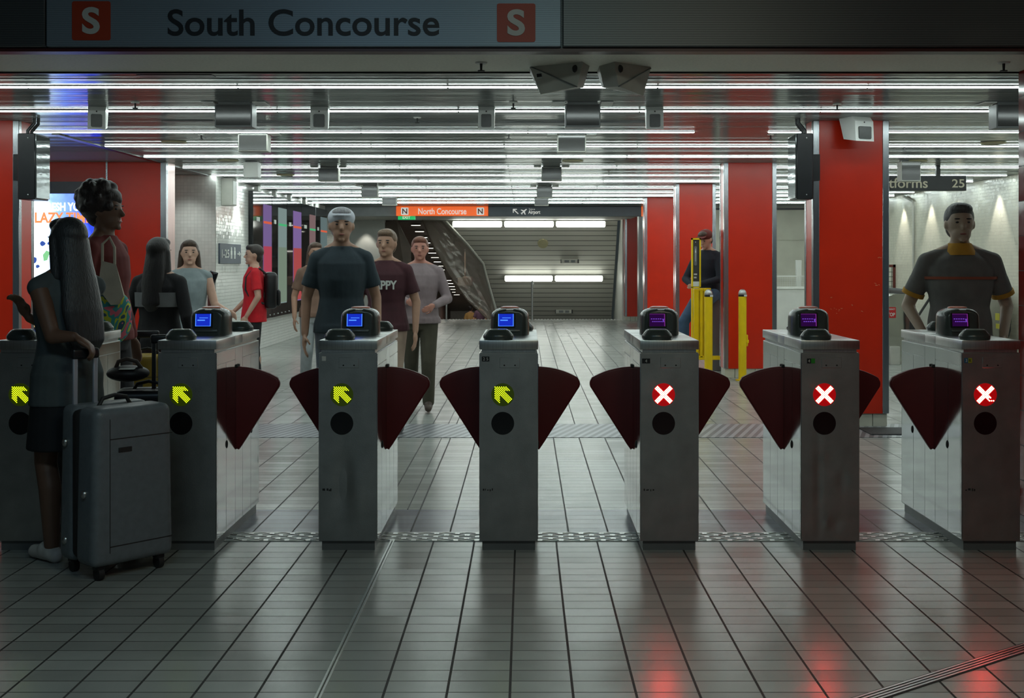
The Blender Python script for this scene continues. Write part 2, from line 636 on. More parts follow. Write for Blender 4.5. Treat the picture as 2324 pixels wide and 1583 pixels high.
# beam with signs at the far end of the slat ceiling, and its grey post
box_struct('beam', M_grey, -4.75, 2.62, 25.8, 26.15, 2.476, 3.2)
box_struct('trim_16', M_grey, 2.52, 2.64, 25.78, 26.15, 0, 2.5)
# space beyond the beam: flat soffit, steep slatted soffit, ramp tunnel
box_struct('ceiling_far', M_boxgrey, -5, 2.6, 26.15, 29.6, 2.52, 2.6)
M_incl = band_mat('incline_slats', (0.52, 0.51, 0.45), (0.07, 0.07, 0.06), 'Z', .125, .11, .45, .1)


def incl(px, py):
    # point on the steep soffit plane z = 2.52 - 1.15*(Y-29.5)
    k = (CY - py) / FPX
    Y = (2.52 + 1.15 * 29.5 - EYE) / (k + 1.15)
    return at(px, py, Y)


ic = MB()
ic.poly([incl(1000, 497), incl(1402, 497), incl(1386, 740), incl(1140, 740), incl(1100, 600)], (0, .12, .1))
struct(ic.build('ceiling_incline', M_incl, smooth=False))
M_brown = mat('brown_panel', (0.13, 0.095, 0.07), .45, noise=(3, .12, (1, 1, 1)))
M_brown2 = band_mat('brown_ribs', (0.10, 0.055, 0.045), (0.03, 0.02, 0.018), 'Y', .35, .3, .5, 0)
SL = -.128
rt = MB()
rt.poly([(-4.4, 29.75, 2.47), (-.9, 29.75, 2.47), (-.9, 56, 2.5 + SL * 26.5), (-4.4, 56, 2.5 + SL * 26.5)], (0, 0, .1))
struct(rt.build('ceiling_ramp', M_brown, smooth=False))
rt = MB()
rt.poly([(-4.4, 29.4, 0), (2.4, 29.4, 0), (2.4, 56, SL * 26.6), (-4.4, 56, SL * 26.6)], (0, 0, -.1))
struct(rt.build('floor_ramp', mat('ramp_floor', (0.25, 0.25, 0.24), .35, noise=(4, .1, (1, 1, 1))), smooth=False))
box_struct('wall_ramp_left', M_brown2, -3.75, -3.6, 29.6, 56, -5, 3)
box_struct('wall_ramp_right', mat('ramp_wall', (0.60, 0.58, 0.54), .4, noise=(3, .1, (1, 1, 1))), -.95, -.85, 32.5, 56, -5, 1.6)
box_struct('wall_ramp_end', M_white, -4.4, 2.4, 56, 56.2, -5, 2)
wl = MB()
wl.box(-4.75, -3.55, 29.45, 29.6, 0, 2.6)
struct(wl.build('wall_far_left', M_white, smooth=False))
br = MB()
br.poly([at(838, 515, 29.55), at(900, 497, 29.4), at(932, 560, 29.5), at(935, 720, 29.5), at(812, 720, 29.6), at(812, 560, 29.6)], (0, .06, 0))
struct(br.build('trim_17', M_brown, smooth=False))

# ------------------------------------------------------------------ strip lights
rows = [8.25, 9.565, 11.11, 12.45, 13.72, 15.28, 16.67, 17.93, 19.4, 20.63, 21.75, 23.05, 24.3]
ordn = ['first', 'second', 'third', 'fourth', 'fifth', 'sixth', 'seventh', 'eighth', 'ninth', 'tenth', 'eleventh', 'twelfth', 'last']
for i, Y in enumerate(rows):
    xl = -8.0 if i < 3 else (-4.5)
    spans = [(xl, 6.9)]
    if i == 2:
        spans = [(xl + .05, 1.62), (2.32, 6.9)]
    t = thing('ceiling_light', f'long white fluorescent strip across the slat ceiling, {ordn[i]} row back from the gates', 'ceiling light', (0, Y, CEIL), 0, 'fluorescent strips across the ceiling')
    hb, tb = MB(), MB()
    for (a, b) in spans:
        hb.box(a, b, -.036, -.027, -.006, -.0018).box(a, b, .027, .036, -.006, -.0018).box(a, b, -.03, .03, -.003, -.0018)
        n = max(1, round((b - a) / 1.5))
        for k in range(n):
            s0 = a + (b - a) * k / n
            s1 = a + (b - a) * (k + 1) / n
            tb.prism([(-.026, -.003), (-.026, -.009), (-.016, -.0135), (.016, -.0135), (.026, -.009), (.026, -.003)], s0 + .008, s1 - .008, 'x')
    hb.build('housing', M_white, t, smooth=False)
    tb.build('tube', M_tube, t, smooth=False)

# fluorescent battens on the steep soffit (two rows) and the ramp downlights
ord18 = ordn[:12] + ['thirteenth', 'fourteenth', 'fifteenth', 'sixteenth', 'seventeenth', 'lowest']
M_tube2 = glow('batten_tube', (0.95, 1.0, 0.92), 9.0)
for r_, (py, x0, x1, n, lab) in enumerate(((503, 1025, 1376, 3, 'upper row of tubes'), (626, 1143, 1370, 2, 'lower row of tubes'))):
    for k in range(n):
        pa = incl(x0 + (x1 - x0) * k / n + 2, py)
        pb = incl(x0 + (x1 - x0) * (k + 1) / n - 2, py)
        pos = ['left end', 'middle', 'right end'][k] if n == 3 else ['left', 'right'][k]
        t = thing('batten_light', f'fat white fluorescent batten on sloping soffit, {lab}, {pos}', 'light', (pa + pb) / 2 + Vector((0, -.075, -.065)), 0, 'battens on the sloping soffit')
        L = (pb - pa).length
        hb = MB().box(-L / 2, L / 2, -.05, .06, -.06, .07, .01)
        hb.build('housing', M_white, t)
        tb = MB().prism([(-.06 - .05 * math.sin(a_ * PI / 8), -.075 * math.cos(a_ * PI / 8)) for a_ in range(9)] , -L / 2 + .03, L / 2 - .03, 'x')
        tb.build('tube', M_tube2, t)
for k in range(18):
    Y = 30.0 + k * 1.05
    z = 2.5 + SL * (Y - 29.5)
    t = thing('ramp_downlight', f'short white light bar on brown ramp ceiling, {ord18[k]} down from the top', 'light', (-2.82, Y, z), 0, 'light bars down the ramp ceiling')
    MB().box(-.13, .13, -.07, .07, -.03, .0).build('frame', M_brown, t)
    MB().box(-.11, .11, -.055, .055, -.036, -.028).build('diffuser', glow('ramp_lamp', (1, .95, .82), 9), t)


# ------------------------------------------------------------------ pillars
def pillar(x0, x1, Y, label, top=CEIL, base=.117, depth=.32):
    t = thing('pillar', label, 'pillar', ((x0 + x1) / 2, Y, 0), 0)
    w = (x1 - x0) / 2
    e = .058
    MB().box(-w + e, w - e, .004, depth - .004, base, top).box(-w + .004, w - .004, e, depth - e, base, top).build('red_panel', M_red, t, smooth=False)
    for sx in (-1, 1):
        for yy in (0, depth - e):
            MB().box(min(sx * w, sx * (w - e)), max(sx * w, sx * (w - e)), yy, yy + e, base, top, .004, 1).build('edge_strip', M_trim, t)
    tb = MB()
    n = 5
    for k in range(n):
        a = -w + .012 + (2 * w - .024) * k / n
        b = -w + .012 + (2 * w - .024) * (k + 1) / n
        tb.box(a + .003, b - .003, .014, depth - .014, 0, base - .002, .002, 1)
    tb.build('tile_base', mat('tile_base', (0.52, 0.51, 0.42), .3, noise=(9, .08, (1, 1, 1))), t)
    return t


P1 = pillar(2.538, 3.21, 10.26, 'tall red panelled pillar standing nearest on the right, behind the two rightmost gates')
pillar(2.494, 3.158, 14.6, 'red panelled pillar with the single yellow bollard in front of it')
pillar(2.41, 3.05, 18.6, 'red pillar behind the seated man in the dark jacket')
pillar(2.30, 2.95, 22.45, 'narrow-looking red pillar between the seated man and the grey portal post', base=.1)
pillar(2.457, 3.1, 28.7, 'farthest small red pillar beside the sloping soffit')
pillar(-5.135, -4.465, 10.26, 'red panelled pillar at the left edge beside the lit beach advert')
# scuffs on the nearest pillar
sc = MB()
for (px, py, n, s) in ((1897, 705, 7, 26), (1885, 674, 3, 8), (1990, 645, 5, 12), (1935, 692, 2, 5), (1996, 585, 4, 8), (1955, 706, 2, 5)):
    for k in range(n):
        a = at(px + random.uniform(-s / 2, s / 2), py + random.uniform(-s / 4, s / 4), 10.258) - Vector((2.874, 10.26, 0))
        L_ = random.uniform(.004, .02)
        an = random.uniform(-.6, .6)
        dx, dz = L_ * math.cos(an), L_ * math.sin(an)
        sc.poly([(a.x, .003, a.z), (a.x + dx, .003, a.z + dz), (a.x + dx, .003, a.z + dz + .003), (a.x, .003, a.z + .0035)], (0, .003, 0))
o = sc.build('scuff_marks', mat('scuff', (0.75, 0.35, 0.18), .7, noise=(9, .1, (1, 1, 1))), P1, smooth=False)


# ------------------------------------------------------------------ ticket gates
GP = .8088          # spacing of the gates
GW = .145           # half width
GY = 5.85           # front face
GL = .945
led_g = glow('led_green', (0.72, 1.0, 0.012), 2.2)
led_r = glow('led_red_hot', (1.0, 0.045, 0.030), 85.0)
disc_g = mat('signal_glass_green', (0.02, 0.03, 0.01), .25, emit=(0.13, 0.22, 0.0), estr=.10, noise=(6, .1, (1, 1, 1)))
disc_r = mat('signal_glass_red', (0.05, 0.0, 0.0), .25, emit=(0.9, 0.005, 0.008), estr=.33, noise=(6, .1, (1, 1, 1)))
lens_m = mat('lens_black', (0.006, 0.006, 0.007), .08, noise=(6, .1, (1, 1, 1)))
lens_r = mat('lens_dark_red', (0.012, 0.002, 0.003), .12, noise=(6, .1, (1, 1, 1)))
scr_b = glow('screen_blue', (0.012, 0.04, 0.75), .7)
scr_b2 = glow('screen_blue_light', (0.06, 0.22, 1.0), 1.6)
scr_p = glow('screen_violet', (0.035, 0.004, 0.07), .6)
scr_p2 = glow('screen_violet_light', (0.22, 0.08, 0.7), .8)
scr_pk = glow('screen_pink_edge', (0.40, 0.05, 0.50), .45)


def inpoly(x, y, poly):
    c = False
    n = len(poly)
    for i in range(n):
        x1, y1 = poly[i]
        x2, y2 = poly[(i + 1) % n]
        if (y1 > y) != (y2 > y) and x < (x2 - x1) * (y - y1) / (y2 - y1) + x1:
            c = not c
    return c


ARROW = [(-.72, .72), (.38, .72), (.70, .36), (.16, .32), (.80, -.42), (.42, -.80), (-.22, -.16), (-.28, -.72), (-.62, -.50), (-.72, -.40)]
PUCK_OUT = [(.1 * math.cos(a), .1 * math.sin(a)) for a in [0]]


def signal(parent, kind, broken=False):
    """round LED signal, disc plus dots on a diagonal lattice"""
    cx, cz, r = -.092 + .062, 1.45 - 300 / 451.3, .0575
    d_ = MB().cyl((cx, .002, cz), (cx, -.003, cz), r, seg=40).build('signal_disc', disc_g if kind == 'g' else disc_r, parent)
    db = MB()
    st = .135 if kind == 'g' else .125
    n = 24
    for i in range(-n, n):
        for j in range(-n, n):
            u = (i + j) * st * .7071
            v = (i - j) * st * .7071
            if u * u + v * v > .93:
                continue
            if kind == 'g':
                on = inpoly(u, v, ARROW)
            else:
                a, b = (u + v) * .7071, (u - v) * .7071
                on = (abs(a) < .17 and abs(b) < .88) or (abs(b) < .17 and abs(a) < .88)
                if broken and u > .35 and v < -.25 and (i + 2 * j) % 3:
                    on = False
            if on:
                rr = r * st * (.37 if kind == 'g' else .47)
                X, Z = cx + u * r, cz + v * r
                pts = [(X + rr * math.cos(q * PI / 3), -.0045, Z + rr * math.sin(q * PI / 3)) for q in range(6)]
                db.poly(pts, (0, .0015, 0))
    db.build('led_arrow' if kind == 'g' else 'led_cross', led_g if kind == 'g' else led_r, d_, smooth=False)
    MB().cyl((cx, .002, cz - .144), (cx, -.002, cz - .144), r, seg=40).build('sensor_lens', lens_m if kind == 'g' else lens_r, parent)


def puck(parent, x, y, flip=1):
    pk = MB()
    prof = [(.074, 0), (.078, .008), (.078, .018), (.074, .026), (.058, .046), (.054, .049), (.0, .0505)]
    seg = 32
    rings = []
    for (r, z) in prof[:-1]:
        rings.append((x, y, 1.058 + z, r, r * .86))
    pk.loft(rings, seg)
    p = pk.build('card_reader', M_hood, parent)
    MB().loft([(x, y, 1.058 + .049, .050, .043), (x, y, 1.058 + .0525, .046, .039)], 28).build('reader_pad', mat('reader_pad', (0.28, 0.33, 0.29), .2, noise=(18, .35, (1, 1, 1))), p)
    return p


def hood(parent, kind):
    yc, w = .46, .104
    z0 = 1.058
    # rounded body: superellipse plan, straight sides, domed top, front cut by a leaning plane
    prof = [(0, 1.0), (.012, 1.0), (.06, .995), (.098, .985), (.110, .965), (.120, .92), (.129, .84), (.137, .72), (.143, .55), (.147, .35), (.148, .12)]
    seg = 48
    b = bmesh.new()
    rings = []
    for (z, k_) in prof:
        ring = []
        for q in range(seg):
            a = 2 * PI * q / seg
            ca, sa = math.cos(a), math.sin(a)
            ex = 2 / 2.7
            x = w * k_ * math.copysign(abs(ca) ** ex, ca)
            y = .112 * k_ * math.copysign(abs(sa) ** ex, sa)
            y = max(y, -.098 + .016 * z / .148)
            ring.append(b.verts.new((x, yc + y, z0 + z)))
        rings.append(ring)
    for i in range(len(rings) - 1):
        for q in range(seg):
            q2 = (q + 1) % seg
            b.faces.new((rings[i][q], rings[i][q2], rings[i + 1][q2], rings[i + 1][q]))
    b.faces.new(list(reversed(rings[0])))
    b.faces.new(rings[-1])
    mb = MB()
    mb.merge(b)
    h = mb.build('display_hood', M_hood, parent)
    # beacon
    MB().loft([(0, yc, z0 + .143, .052, .045), (0, yc, z0 + .150, .050, .043), (0, yc, z0 + .154, .036, .030)], 28).build('beacon', M_orange, h)
    # lip below screen
    MB().box(-.066, .058, yc - .104, yc - .090, z0 + .020, z0 + .033, .005).build('lip', mat('lip_grey', (.10, .115, .11), .25, noise=(9, .1, (1, 1, 1))), h)
    # screen (recessed frame + lit panel)
    y_ = yc - .0885
    Mx = Matrix.Translation((-.020, y_, z0 + .083)) @ Matrix.Rotation(R(-7), 4, 'X')
    fr = bmesh.new()
    mbf = MB()
    mbf.box(-.050, .050, -.006, .006, -.040, .040, .003, 1)
    me = mbf.bm
    me.transform(Mx)
    f = mbf.build('screen_frame', M_black, h)
    sb = MB().box(-.041, .041, -.008, -.004, -.033, .033)
    sb.bm.transform(Mx)
    s = sb.build('screen', scr_b if kind == 'g' else scr_p, f, smooth=False)
    gl = MB()
    if kind == 'g':
        gl.box(-.041, -.0375, -.0088, -.0078, -.033, .033).box(.0375, .041, -.0088, -.0078, -.033, .033).box(-.041, .041, -.0088, -.0078, -.033, -.031)
        gl.box(-.03, .01, -.0088, -.0078, -.004, .002).box(-.02, .026, -.0088, -.0078, .010, .013)
        gl.bm.transform(Mx)
        gl.build('screen_glow', scr_b2, s, smooth=False)
    else:
        gl.box(.037, .041, -.0088, -.0078, -.033, .033).box(-.041, .041, -.0088, -.0078, .031, .033)
        gl.bm.transform(Mx)
        gl.build('screen_edge', scr_pk, s, smooth=False)
        g2 = MB()
        for k in range(5):
            g2.box(-.034 + k * .012, -.026 + k * .012, -.0088, -.0078, .004, .008)
            g2.box(-.028 + k * .011, -.020 + k * .011, -.0088, -.0078, -.010, -.006)
        g2.poly([(.026, -.0086, -.010), (.029, -.0086, -.012), (.038, -.0086, .006), (.035, -.0086, .008)], (0, .0008, 0))
        g2.poly([(.035, -.0086, -.012), (.038, -.0086, -.010), (.029, -.0086, .008), (.026, -.0086, .006)], (0, .0008, 0))
        g2.bm.transform(Mx)
        g2.build('screen_lettering', scr_p2, s, smooth=False)
    return h


def flap(parent, side):
    """red fan-shaped paddle; straight edge on the gate side, apex at the bottom"""
    apex = .448
    yc = .425
    R0 = .441
    a_end = math.atan2(.236, .338)   # angle from vertical of lower straight edge
    out = []
    rt_ = .026
    # arc from the gate side to near the tip
    pts = [(0.0, apex), (0.0, apex + R0)]
    for k in range(1, 15):
        a = (a_end - .085) * k / 14
        pts.append((R0 * math.sin(a), apex + R0 * math.cos(a)))
    # rounded tip
    Rt = R0 - .005
    for k in range(1, 6):
        f_ = k / 6
        a = (a_end - .085) + .085 * (1 - (1 - f_) ** 1.6)
        rr = Rt - .045 * f_ ** 1.8
        pts.append((rr * math.sin(a), apex + rr * math.cos(a)))
    pts.append((.04 * math.sin(a_end) + .008, apex + .04 * math.cos(a_end) - .012))
    pts.append((.012, apex - .006))
    pts = [(side * (GW + .001 + u), v) for u, v in pts]
    mb = MB()
    mb.prism(pts, yc - .019, yc + .019, 'y')
    bm = mb.bm
    bmesh.ops.recalc_face_normals(bm, faces=list(bm.faces))
    ed = [e for e in bm.edges if abs(e.verts[0].co.y - e.verts[1].co.y) < 1e-6 and not (abs(e.verts[0].co.x - side * (GW + .001)) < 1e-5 and abs(e.verts[1].co.x - side * (GW + .001)) < 1e-5)]
    bmesh.ops.bevel(bm, geom=ed, offset=.010, segments=3, profile=.5, affect='EDGES')
    return mb.build('paddle', M_flap, parent)


def side_panels(parent, side):
    x0 = side * GW
    sp_ = MB()
    th_ = .003

    def pn(y0, y1, z0, z1):
        sp_.box(min(x0, x0 + side * th_), max(x0, x0 + side * th_), y0 + .0018, y1 - .0018, z0 + .0018, z1 - .0018)
    pn(.004, .020, .055, .993)
    pn(.020, .38, .93, .993)
    pn(.020, .19, .055, .93)
    pn(.19, .38, .055, .93)
    pn(.38, .54, .055, .993)
    pn(.54, .93, .93, .993)
    pn(.54, .73, .055, .93)
    pn(.73, .93, .055, .93)
    s = sp_.build('side_panel', M_mirror, parent, smooth=False)
    for (y, z) in ((.20, .505), (.745, .505)):
        MB().ball((x0 + side * .004, y, z), .006, .011, .021, sub=(14, 8)).build('lock', M_dark, s)
    for y in (.400, .436):
        MB().box(min(x0, x0 + side * .012), max(x0, x0 + side * .012), y, y + .014, .885, .902, .003, 1).build('hinge_stop', M_dark, s)


def front_panel(parent, kind):
    b = MB()
    nx, nz = 28, 80
    W, z0, z1 = GW - .0005, .0505, .992
    vs = []
    for j in range(nz + 1):
        row = []
        for i in range(nx + 1):
            x = -W + 2 * W * i / nx
            z = z0 + (z1 - z0) * j / nz
            dy = 0
            if kind == 'dent':
                g = math.exp(-(((x + .02) / .045) ** 2 + ((z - .33) / .16) ** 2))
                g2 = math.exp(-(((x - .05) / .05) ** 2 + ((z - .31) / .14) ** 2))
                dy = .010 * g - .006 * g2
            elif kind == 'wavy':
                for (cx, cz, sx, sz, am) in ((.06, .36, .025, .05, .004), (.03, .14, .03, .03, .004), (-.06, .3, .02, .25, .004), (0, .44, .05, .06, .003), (-.02, .13, .015, .02, -.004)):
                    dy += am * math.exp(-(((x - cx) / sx) ** 2 + ((z - cz) / sz) ** 2))
            edge = min(1, min(W - abs(x), z - z0, z1 - z) / .02)
            dy *= max(0, edge)
            row.append(b.bm.verts.new((x, -.001 + dy, z)))
        vs.append(row)
    for j in range(nz):
        for i in range(nx):
            b.bm.faces.new((vs[j][i], vs[j][i + 1], vs[j + 1][i + 1], vs[j + 1][i]))
    # return edges so the sheet is a pressed pan
    rim = [vs[0][i] for i in range(nx + 1)] + [vs[j][nx] for j in range(1, nz + 1)] + [vs[nz][i] for i in range(nx - 1, -1, -1)] + [vs[j][0] for j in range(nz - 1, 0, -1)]
    back = [b.bm.verts.new((v.co.x, .012, v.co.z)) for v in rim]
    n = len(rim)
    for i in range(n):
        j = (i + 1) % n
        b.bm.faces.new((rim[j], rim[i], back[i], back[j]))
    b.bm.faces.new(back)
    return b.build('front_panel', M_front, parent)


def plate_with_text(parent, x0, x1, z, s, col, tcol):
    m = MB().box(x0, x1, -.0045, -.001, z - .012, z + .012).build('number_plate', col, parent, smooth=False)
    tb = text(s, height=.015, depth=.001)
    tb.bm.transform(Matrix.Translation(((x0 + x1) / 2, -.0052, z)))
    tb.build('number', tcol, m, smooth=False)


M_tw = mat('tag_white', (.6, .6, .56), .5, noise=(9, .05, (1, 1, 1)))
M_tg = mat('tag_green', (.02, .25, .02), .5, noise=(9, .05, (1, 1, 1)))
M_tb = mat('tag_blue', (.02, .12, .22), .5, noise=(9, .05, (1, 1, 1)))
M_ty = mat('tag_yellow', (.40, .36, .02), .5, noise=(9, .05, (1, 1, 1)))
glabels = [
    'steel ticket gate with green arrow at the left edge, behind the walking woman',
    'steel ticket gate with green arrow, partly behind the big grey suitcase',
    'steel ticket gate with green arrow and a large dent low on its front',
    'steel ticket gate with green arrow and small black 25 tag, nearest the middle',
    'steel ticket gate with red cross and black number 4 tag, before the yellow bollards',
    'steel ticket gate with red cross and rippled lower front, left of the nearest pillar',
    'steel ticket gate with red cross at the right edge, before the man in polo',
]
fx0 = (-6 - CX) / 451.3 + GW
for i in range(7):
    g = thing('ticket_gate', glabels[i], 'ticket gate', (fx0 + i * GP, GY, 0), 0, 'row of ticket gates')
    k = 'g' if i < 4 else 'r'
    MB().box(-GW + .012, GW - .012, .018, GL - .018, 0, .052).build('plinth', M_grey, g, smooth=False)
    MB().box(-GW, GW, .006, GL, .05, .996, .002, 1).build('cabinet', M_front, g)
    front_panel(g, 'dent' if i == 2 else 'wavy' if i == 5 else 'flat')
    side_panels(g, -1)
    side_panels(g, 1)
    ld = MB()
    for (a, b) in ((-.002, .379), (.381, .539), (.541, GL + .002)):
        ld.box(-GW - .003, GW + .003, a, b, 1.012, 1.058, .003, 2)
    ld.box(-GW + .01, GW - .01, .01, GL - .01, .99, 1.02)
    ld.build('lid', M_steel, g)
    ap = MB().box(-.045, .055, -.004, .0, .92, .972, .001, 1).build('access_plate', M_front, g)
    for x in (-.022, .032):
        MB().cyl((x, -.006, .933), (x, -.003, .933), .004, seg=12).build('screw', M_dark, ap)
    signal(g, k, broken=(i == 6))
    puck(g, -GW + .092, .08)
    puck(g, GW - .092, GL - .08)
    hood(g, k)
    if i >= 1 and not i == 1:
        flap(g, -1)
    if 1 <= i <= 5:
        flap(g, 1)
    if i == 3:
        plate_with_text(g, -.135, -.097, .965, '2 5', M_black, M_tw)
    if i == 4:
        plate_with_text(g, -.138, -.098, .955, '4', M_black, M_tw)
    if i == 5:
        plate_with_text(g, -.118, -.098, .955, '4', M_black, M_tw)
        MB().box(-.098, -.078, -.0045, -.001, .943, .967).build('green_tag', M_tg, g, smooth=False)
    if i == 6:
        plate_with_text(g, -.136, -.117, .957, '3', M_tb, M_tw)
        plate_with_text(g, -.117, -.098, .957, 'R', M_ty, M_black)
    if i == 2:
        MB().box(-.130, -.110, -.0035, -.001, .955, .978).build('white_tag', M_tw, g, smooth=False)
    # dark adhesive marks low on the front
    if i in (2, 3, 4, 6):
        sm = MB()
        for q in range(5):
            x = -.13 + q * .011 + random.uniform(-.003, .003)
            sm.box(x, x + random.uniform(.004, .009), -.0028, -.0012, .302 + random.uniform(-.002, .003), .310 + random.uniform(-.002, .005))
        sm.build('glue_marks', M_dark, g, smooth=False)

# ------------------------------------------------------------------ header signs
SY = 6.045
M_signp = band_mat('sign_panel', (0.25, 0.32, 0.38), (0.20, 0.26, 0.31), 'Z', .011, .3, .40, .25, bumpd=.0008)
M_let = mat('sign_letter_black', (0.008, 0.010, 0.014), .5, noise=(6, .1, (1, 1, 1)))
M_orgs = mat('orange_tile_paint', (0.42, 0.045, 0.012), .45, noise=(6, .05, (1, 1, 1)))
M_wl = mat('sign_letter_white', (0.62, 0.64, 0.60), .5, noise=(6, .05, (1, 1, 1)))


def sx_(px):
    return xa(px, SY)


def sz_(py):
    return za(py, SY)


sg = thing('station_sign', 'wide blue-grey hanging sign reading South Concourse above the gates', 'sign', ((sx_(110) + sx_(1273)) / 2, SY, 2.565), 0)
ox, oz = sg.location.x, sg.location.z
MB().box(sx_(110) - ox, sx_(1273) - ox, -.03, .02, 0, .62, .004, 1).build('panel', M_signp, sg)
tb = text('South Concourse', width=sx_(998) - sx_(385), height=sz_(24) - sz_(84), depth=.004, bold=.012)
tb.bm.transform(Matrix.Translation(((sx_(385) + sx_(998)) / 2 - ox, -.033, (sz_(24) + sz_(84)) / 2 - oz)))
tb.build('lettering', M_let, sg, smooth=False)
for (a, b, c, d_) in ((169, 256, 6, 94), (1128, 1215, 11, 98)):
    ti = MB().prism(rounded_rect(sx_(a) - ox, sx_(b) - ox, sz_(d_) - oz, sz_(c) - oz, .012), -.034, -.03, 'y').build('orange_tile', M_orgs, sg, smooth=False)
    mid = (a + b) / 2
    tb = text('S', height=sz_(c + 14) - sz_(d_ - 13), width=sx_(mid + 20) - sx_(mid - 20), depth=.003, bold=.03)
    tb.bm.transform(Matrix.Translation((sx_(mid) - ox, -.038, (sz_(c) + sz_(d_)) / 2 - oz)))
    tb.build('letter', M_wl, ti, smooth=False)
bl = MB().box(sx_(1277), 2.84, SY - .03, SY + .02, 2.565, 3.2, .004, 1).build('blank_sign_panel', M_fascia)
tag(bl, 'long plain dark sign panel with no writing, right of the South Concourse sign', 'sign panel')
bl = MB().box(-4, sx_(107), SY - .03, SY + .02, 2.565, 3.2, .004, 1).build('blank_sign_panel', M_fascia)
tag(bl, 'plain dark sign panel at the upper left corner, left of the South Concourse sign', 'sign panel')

# far signs on the beam
FY = 25.78
M_orgf = mat('orange_sign', (0.85, 0.13, 0.015), .35, emit=(1.0, .14, .01), estr=.55, noise=(6, .05, (1, 1, 1)))
M_wf = mat('white_sign_lit', (0.8, 0.8, 0.76), .5, emit=(1, 1, .95), estr=.35, noise=(6, .03, (1, 1, 1)))
M_brt = mat('brown_letter', (0.16, 0.03, 0.015), .5, noise=(6, .05, (1, 1, 1)))
M_navy = mat('navy_sign', (0.03, 0.045, 0.06), .35, noise=(6, .05, (1, 1, 1)))


def fx_(px):
    return xa(px, FY)


def fz_(py):
    return za(py, FY)


s = thing('station_sign', 'small orange sign reading North Concourse hanging at the far end', 'sign', (fx_(1004), FY, fz_(490)), 0)
ox, oz = s.location.x, s.location.z
MB().box(fx_(900) - ox, fx_(1108) - ox, -.08, 0, 0, fz_(468) - oz, .005, 1).build('panel', M_orgf, s)
tb = text('North Concourse', width=fx_(1059) - fx_(950), height=fz_(472.5) - fz_(486.5), depth=.006, bold=.015)
tb.bm.transform(Matrix.Translation(((fx_(950) + fx_(1059)) / 2 - ox, -.088, fz_(479.5) - oz)))
tb.build('lettering', M_wf, s, smooth=False)
for a, b in ((911, 928), (1082, 1099)):
    ti = MB().prism(rounded_rect(fx_(a) - ox, fx_(b) - ox, fz_(488) - oz, fz_(471) - oz, .02), -.09, -.08, 'y').build('white_tile', M_wf, s, smooth=False)
    tb = text('N', height=fz_(473.5) - fz_(485.5), depth=.004, bold=.02)
    tb.bm.transform(Matrix.Translation((fx_((a + b) / 2) - ox, -.096, fz_(479.5) - oz)))
    tb.build('letter', M_brt, ti, smooth=False)
s = thing('station_sign', 'dark sign with arrow, plane symbol and the word Airport at the far end', 'sign', (fx_(1283), FY, fz_(491)), 0)
ox, oz = s.location.x, s.location.z
MB().box(fx_(1109) - ox, fx_(1457) - ox, -.07, 0, 0, fz_(468) - oz, .005, 1).build('panel', M_navy, s)
tb = text('Airport', width=fx_(1226) - fx_(1199), height=fz_(477) - fz_(488), depth=.005, bold=.015)
tb.bm.transform(Matrix.Translation((fx_(1212.5) - ox, -.077, fz_(482.5) - oz)))
tb.build('lettering', M_wf, s, smooth=False)
tb = text('Trains to', width=fx_(1214) - fx_(1200), height=fz_(473) - fz_(476.5), depth=.005)
tb.bm.transform(Matrix.Translation((fx_(1207) - ox, -.077, fz_(474.7) - oz)))
tb.build('small_lettering', M_wf, s, smooth=False)


def F(px, py, y=-.073):
    return (fx_(px) - ox, y, fz_(py) - oz)


ab = MB()
ab.poly([F(1164, 474), F(1173, 474), F(1173, 476), F(1168, 476), F(1177, 484.5), F(1175.5, 486), F(1166, 477.5), F(1166, 483), F(1164, 483)], (0, -.005, 0))
ab.build('arrow_symbol', M_wf, s, smooth=False)
pb_ = MB()
pb_.poly([F(1194, 474), F(1196, 475), F(1191, 480), F(1193, 487), F(1191, 487), F(1188.5, 482), F(1185.5, 484.5), F(1185, 487), F(1184, 487), F(1183.5, 485), F(1182, 484), F(1182, 483), F(1184.5, 482.5), F(1187, 480), F(1182, 477), F(1182.5, 475.5), F(1189, 477.5)], (0, -.005, 0))
pb_.build('plane_symbol', M_wf, s, smooth=False)
MB().box(fx_(1455) - ox, fx_(1458) - ox, -.075, 0, 0, fz_(468) - oz).build('orange_edge', M_orgf, s, smooth=False)
# exit sign
s = thing('exit_sign', 'small lit green exit sign under the orange North Concourse sign', 'exit sign', (fx_(922), FY + .1, fz_(498)), 0)
MB().box(-.19, .19, -.05, .05, 0, .1, .005, 1).build('housing', mat('exit_green', (0, .25, .08), .4, emit=(0.0, .45, .12), estr=.8, noise=(6, .03, (1, 1, 1))), s)
tb = text('EXIT', height=.06, width=.17, depth=.004, bold=.02)
tb.bm.transform(Matrix.Translation((0, -.056, .05)))
tb.build('lettering', M_wf, s, smooth=False)

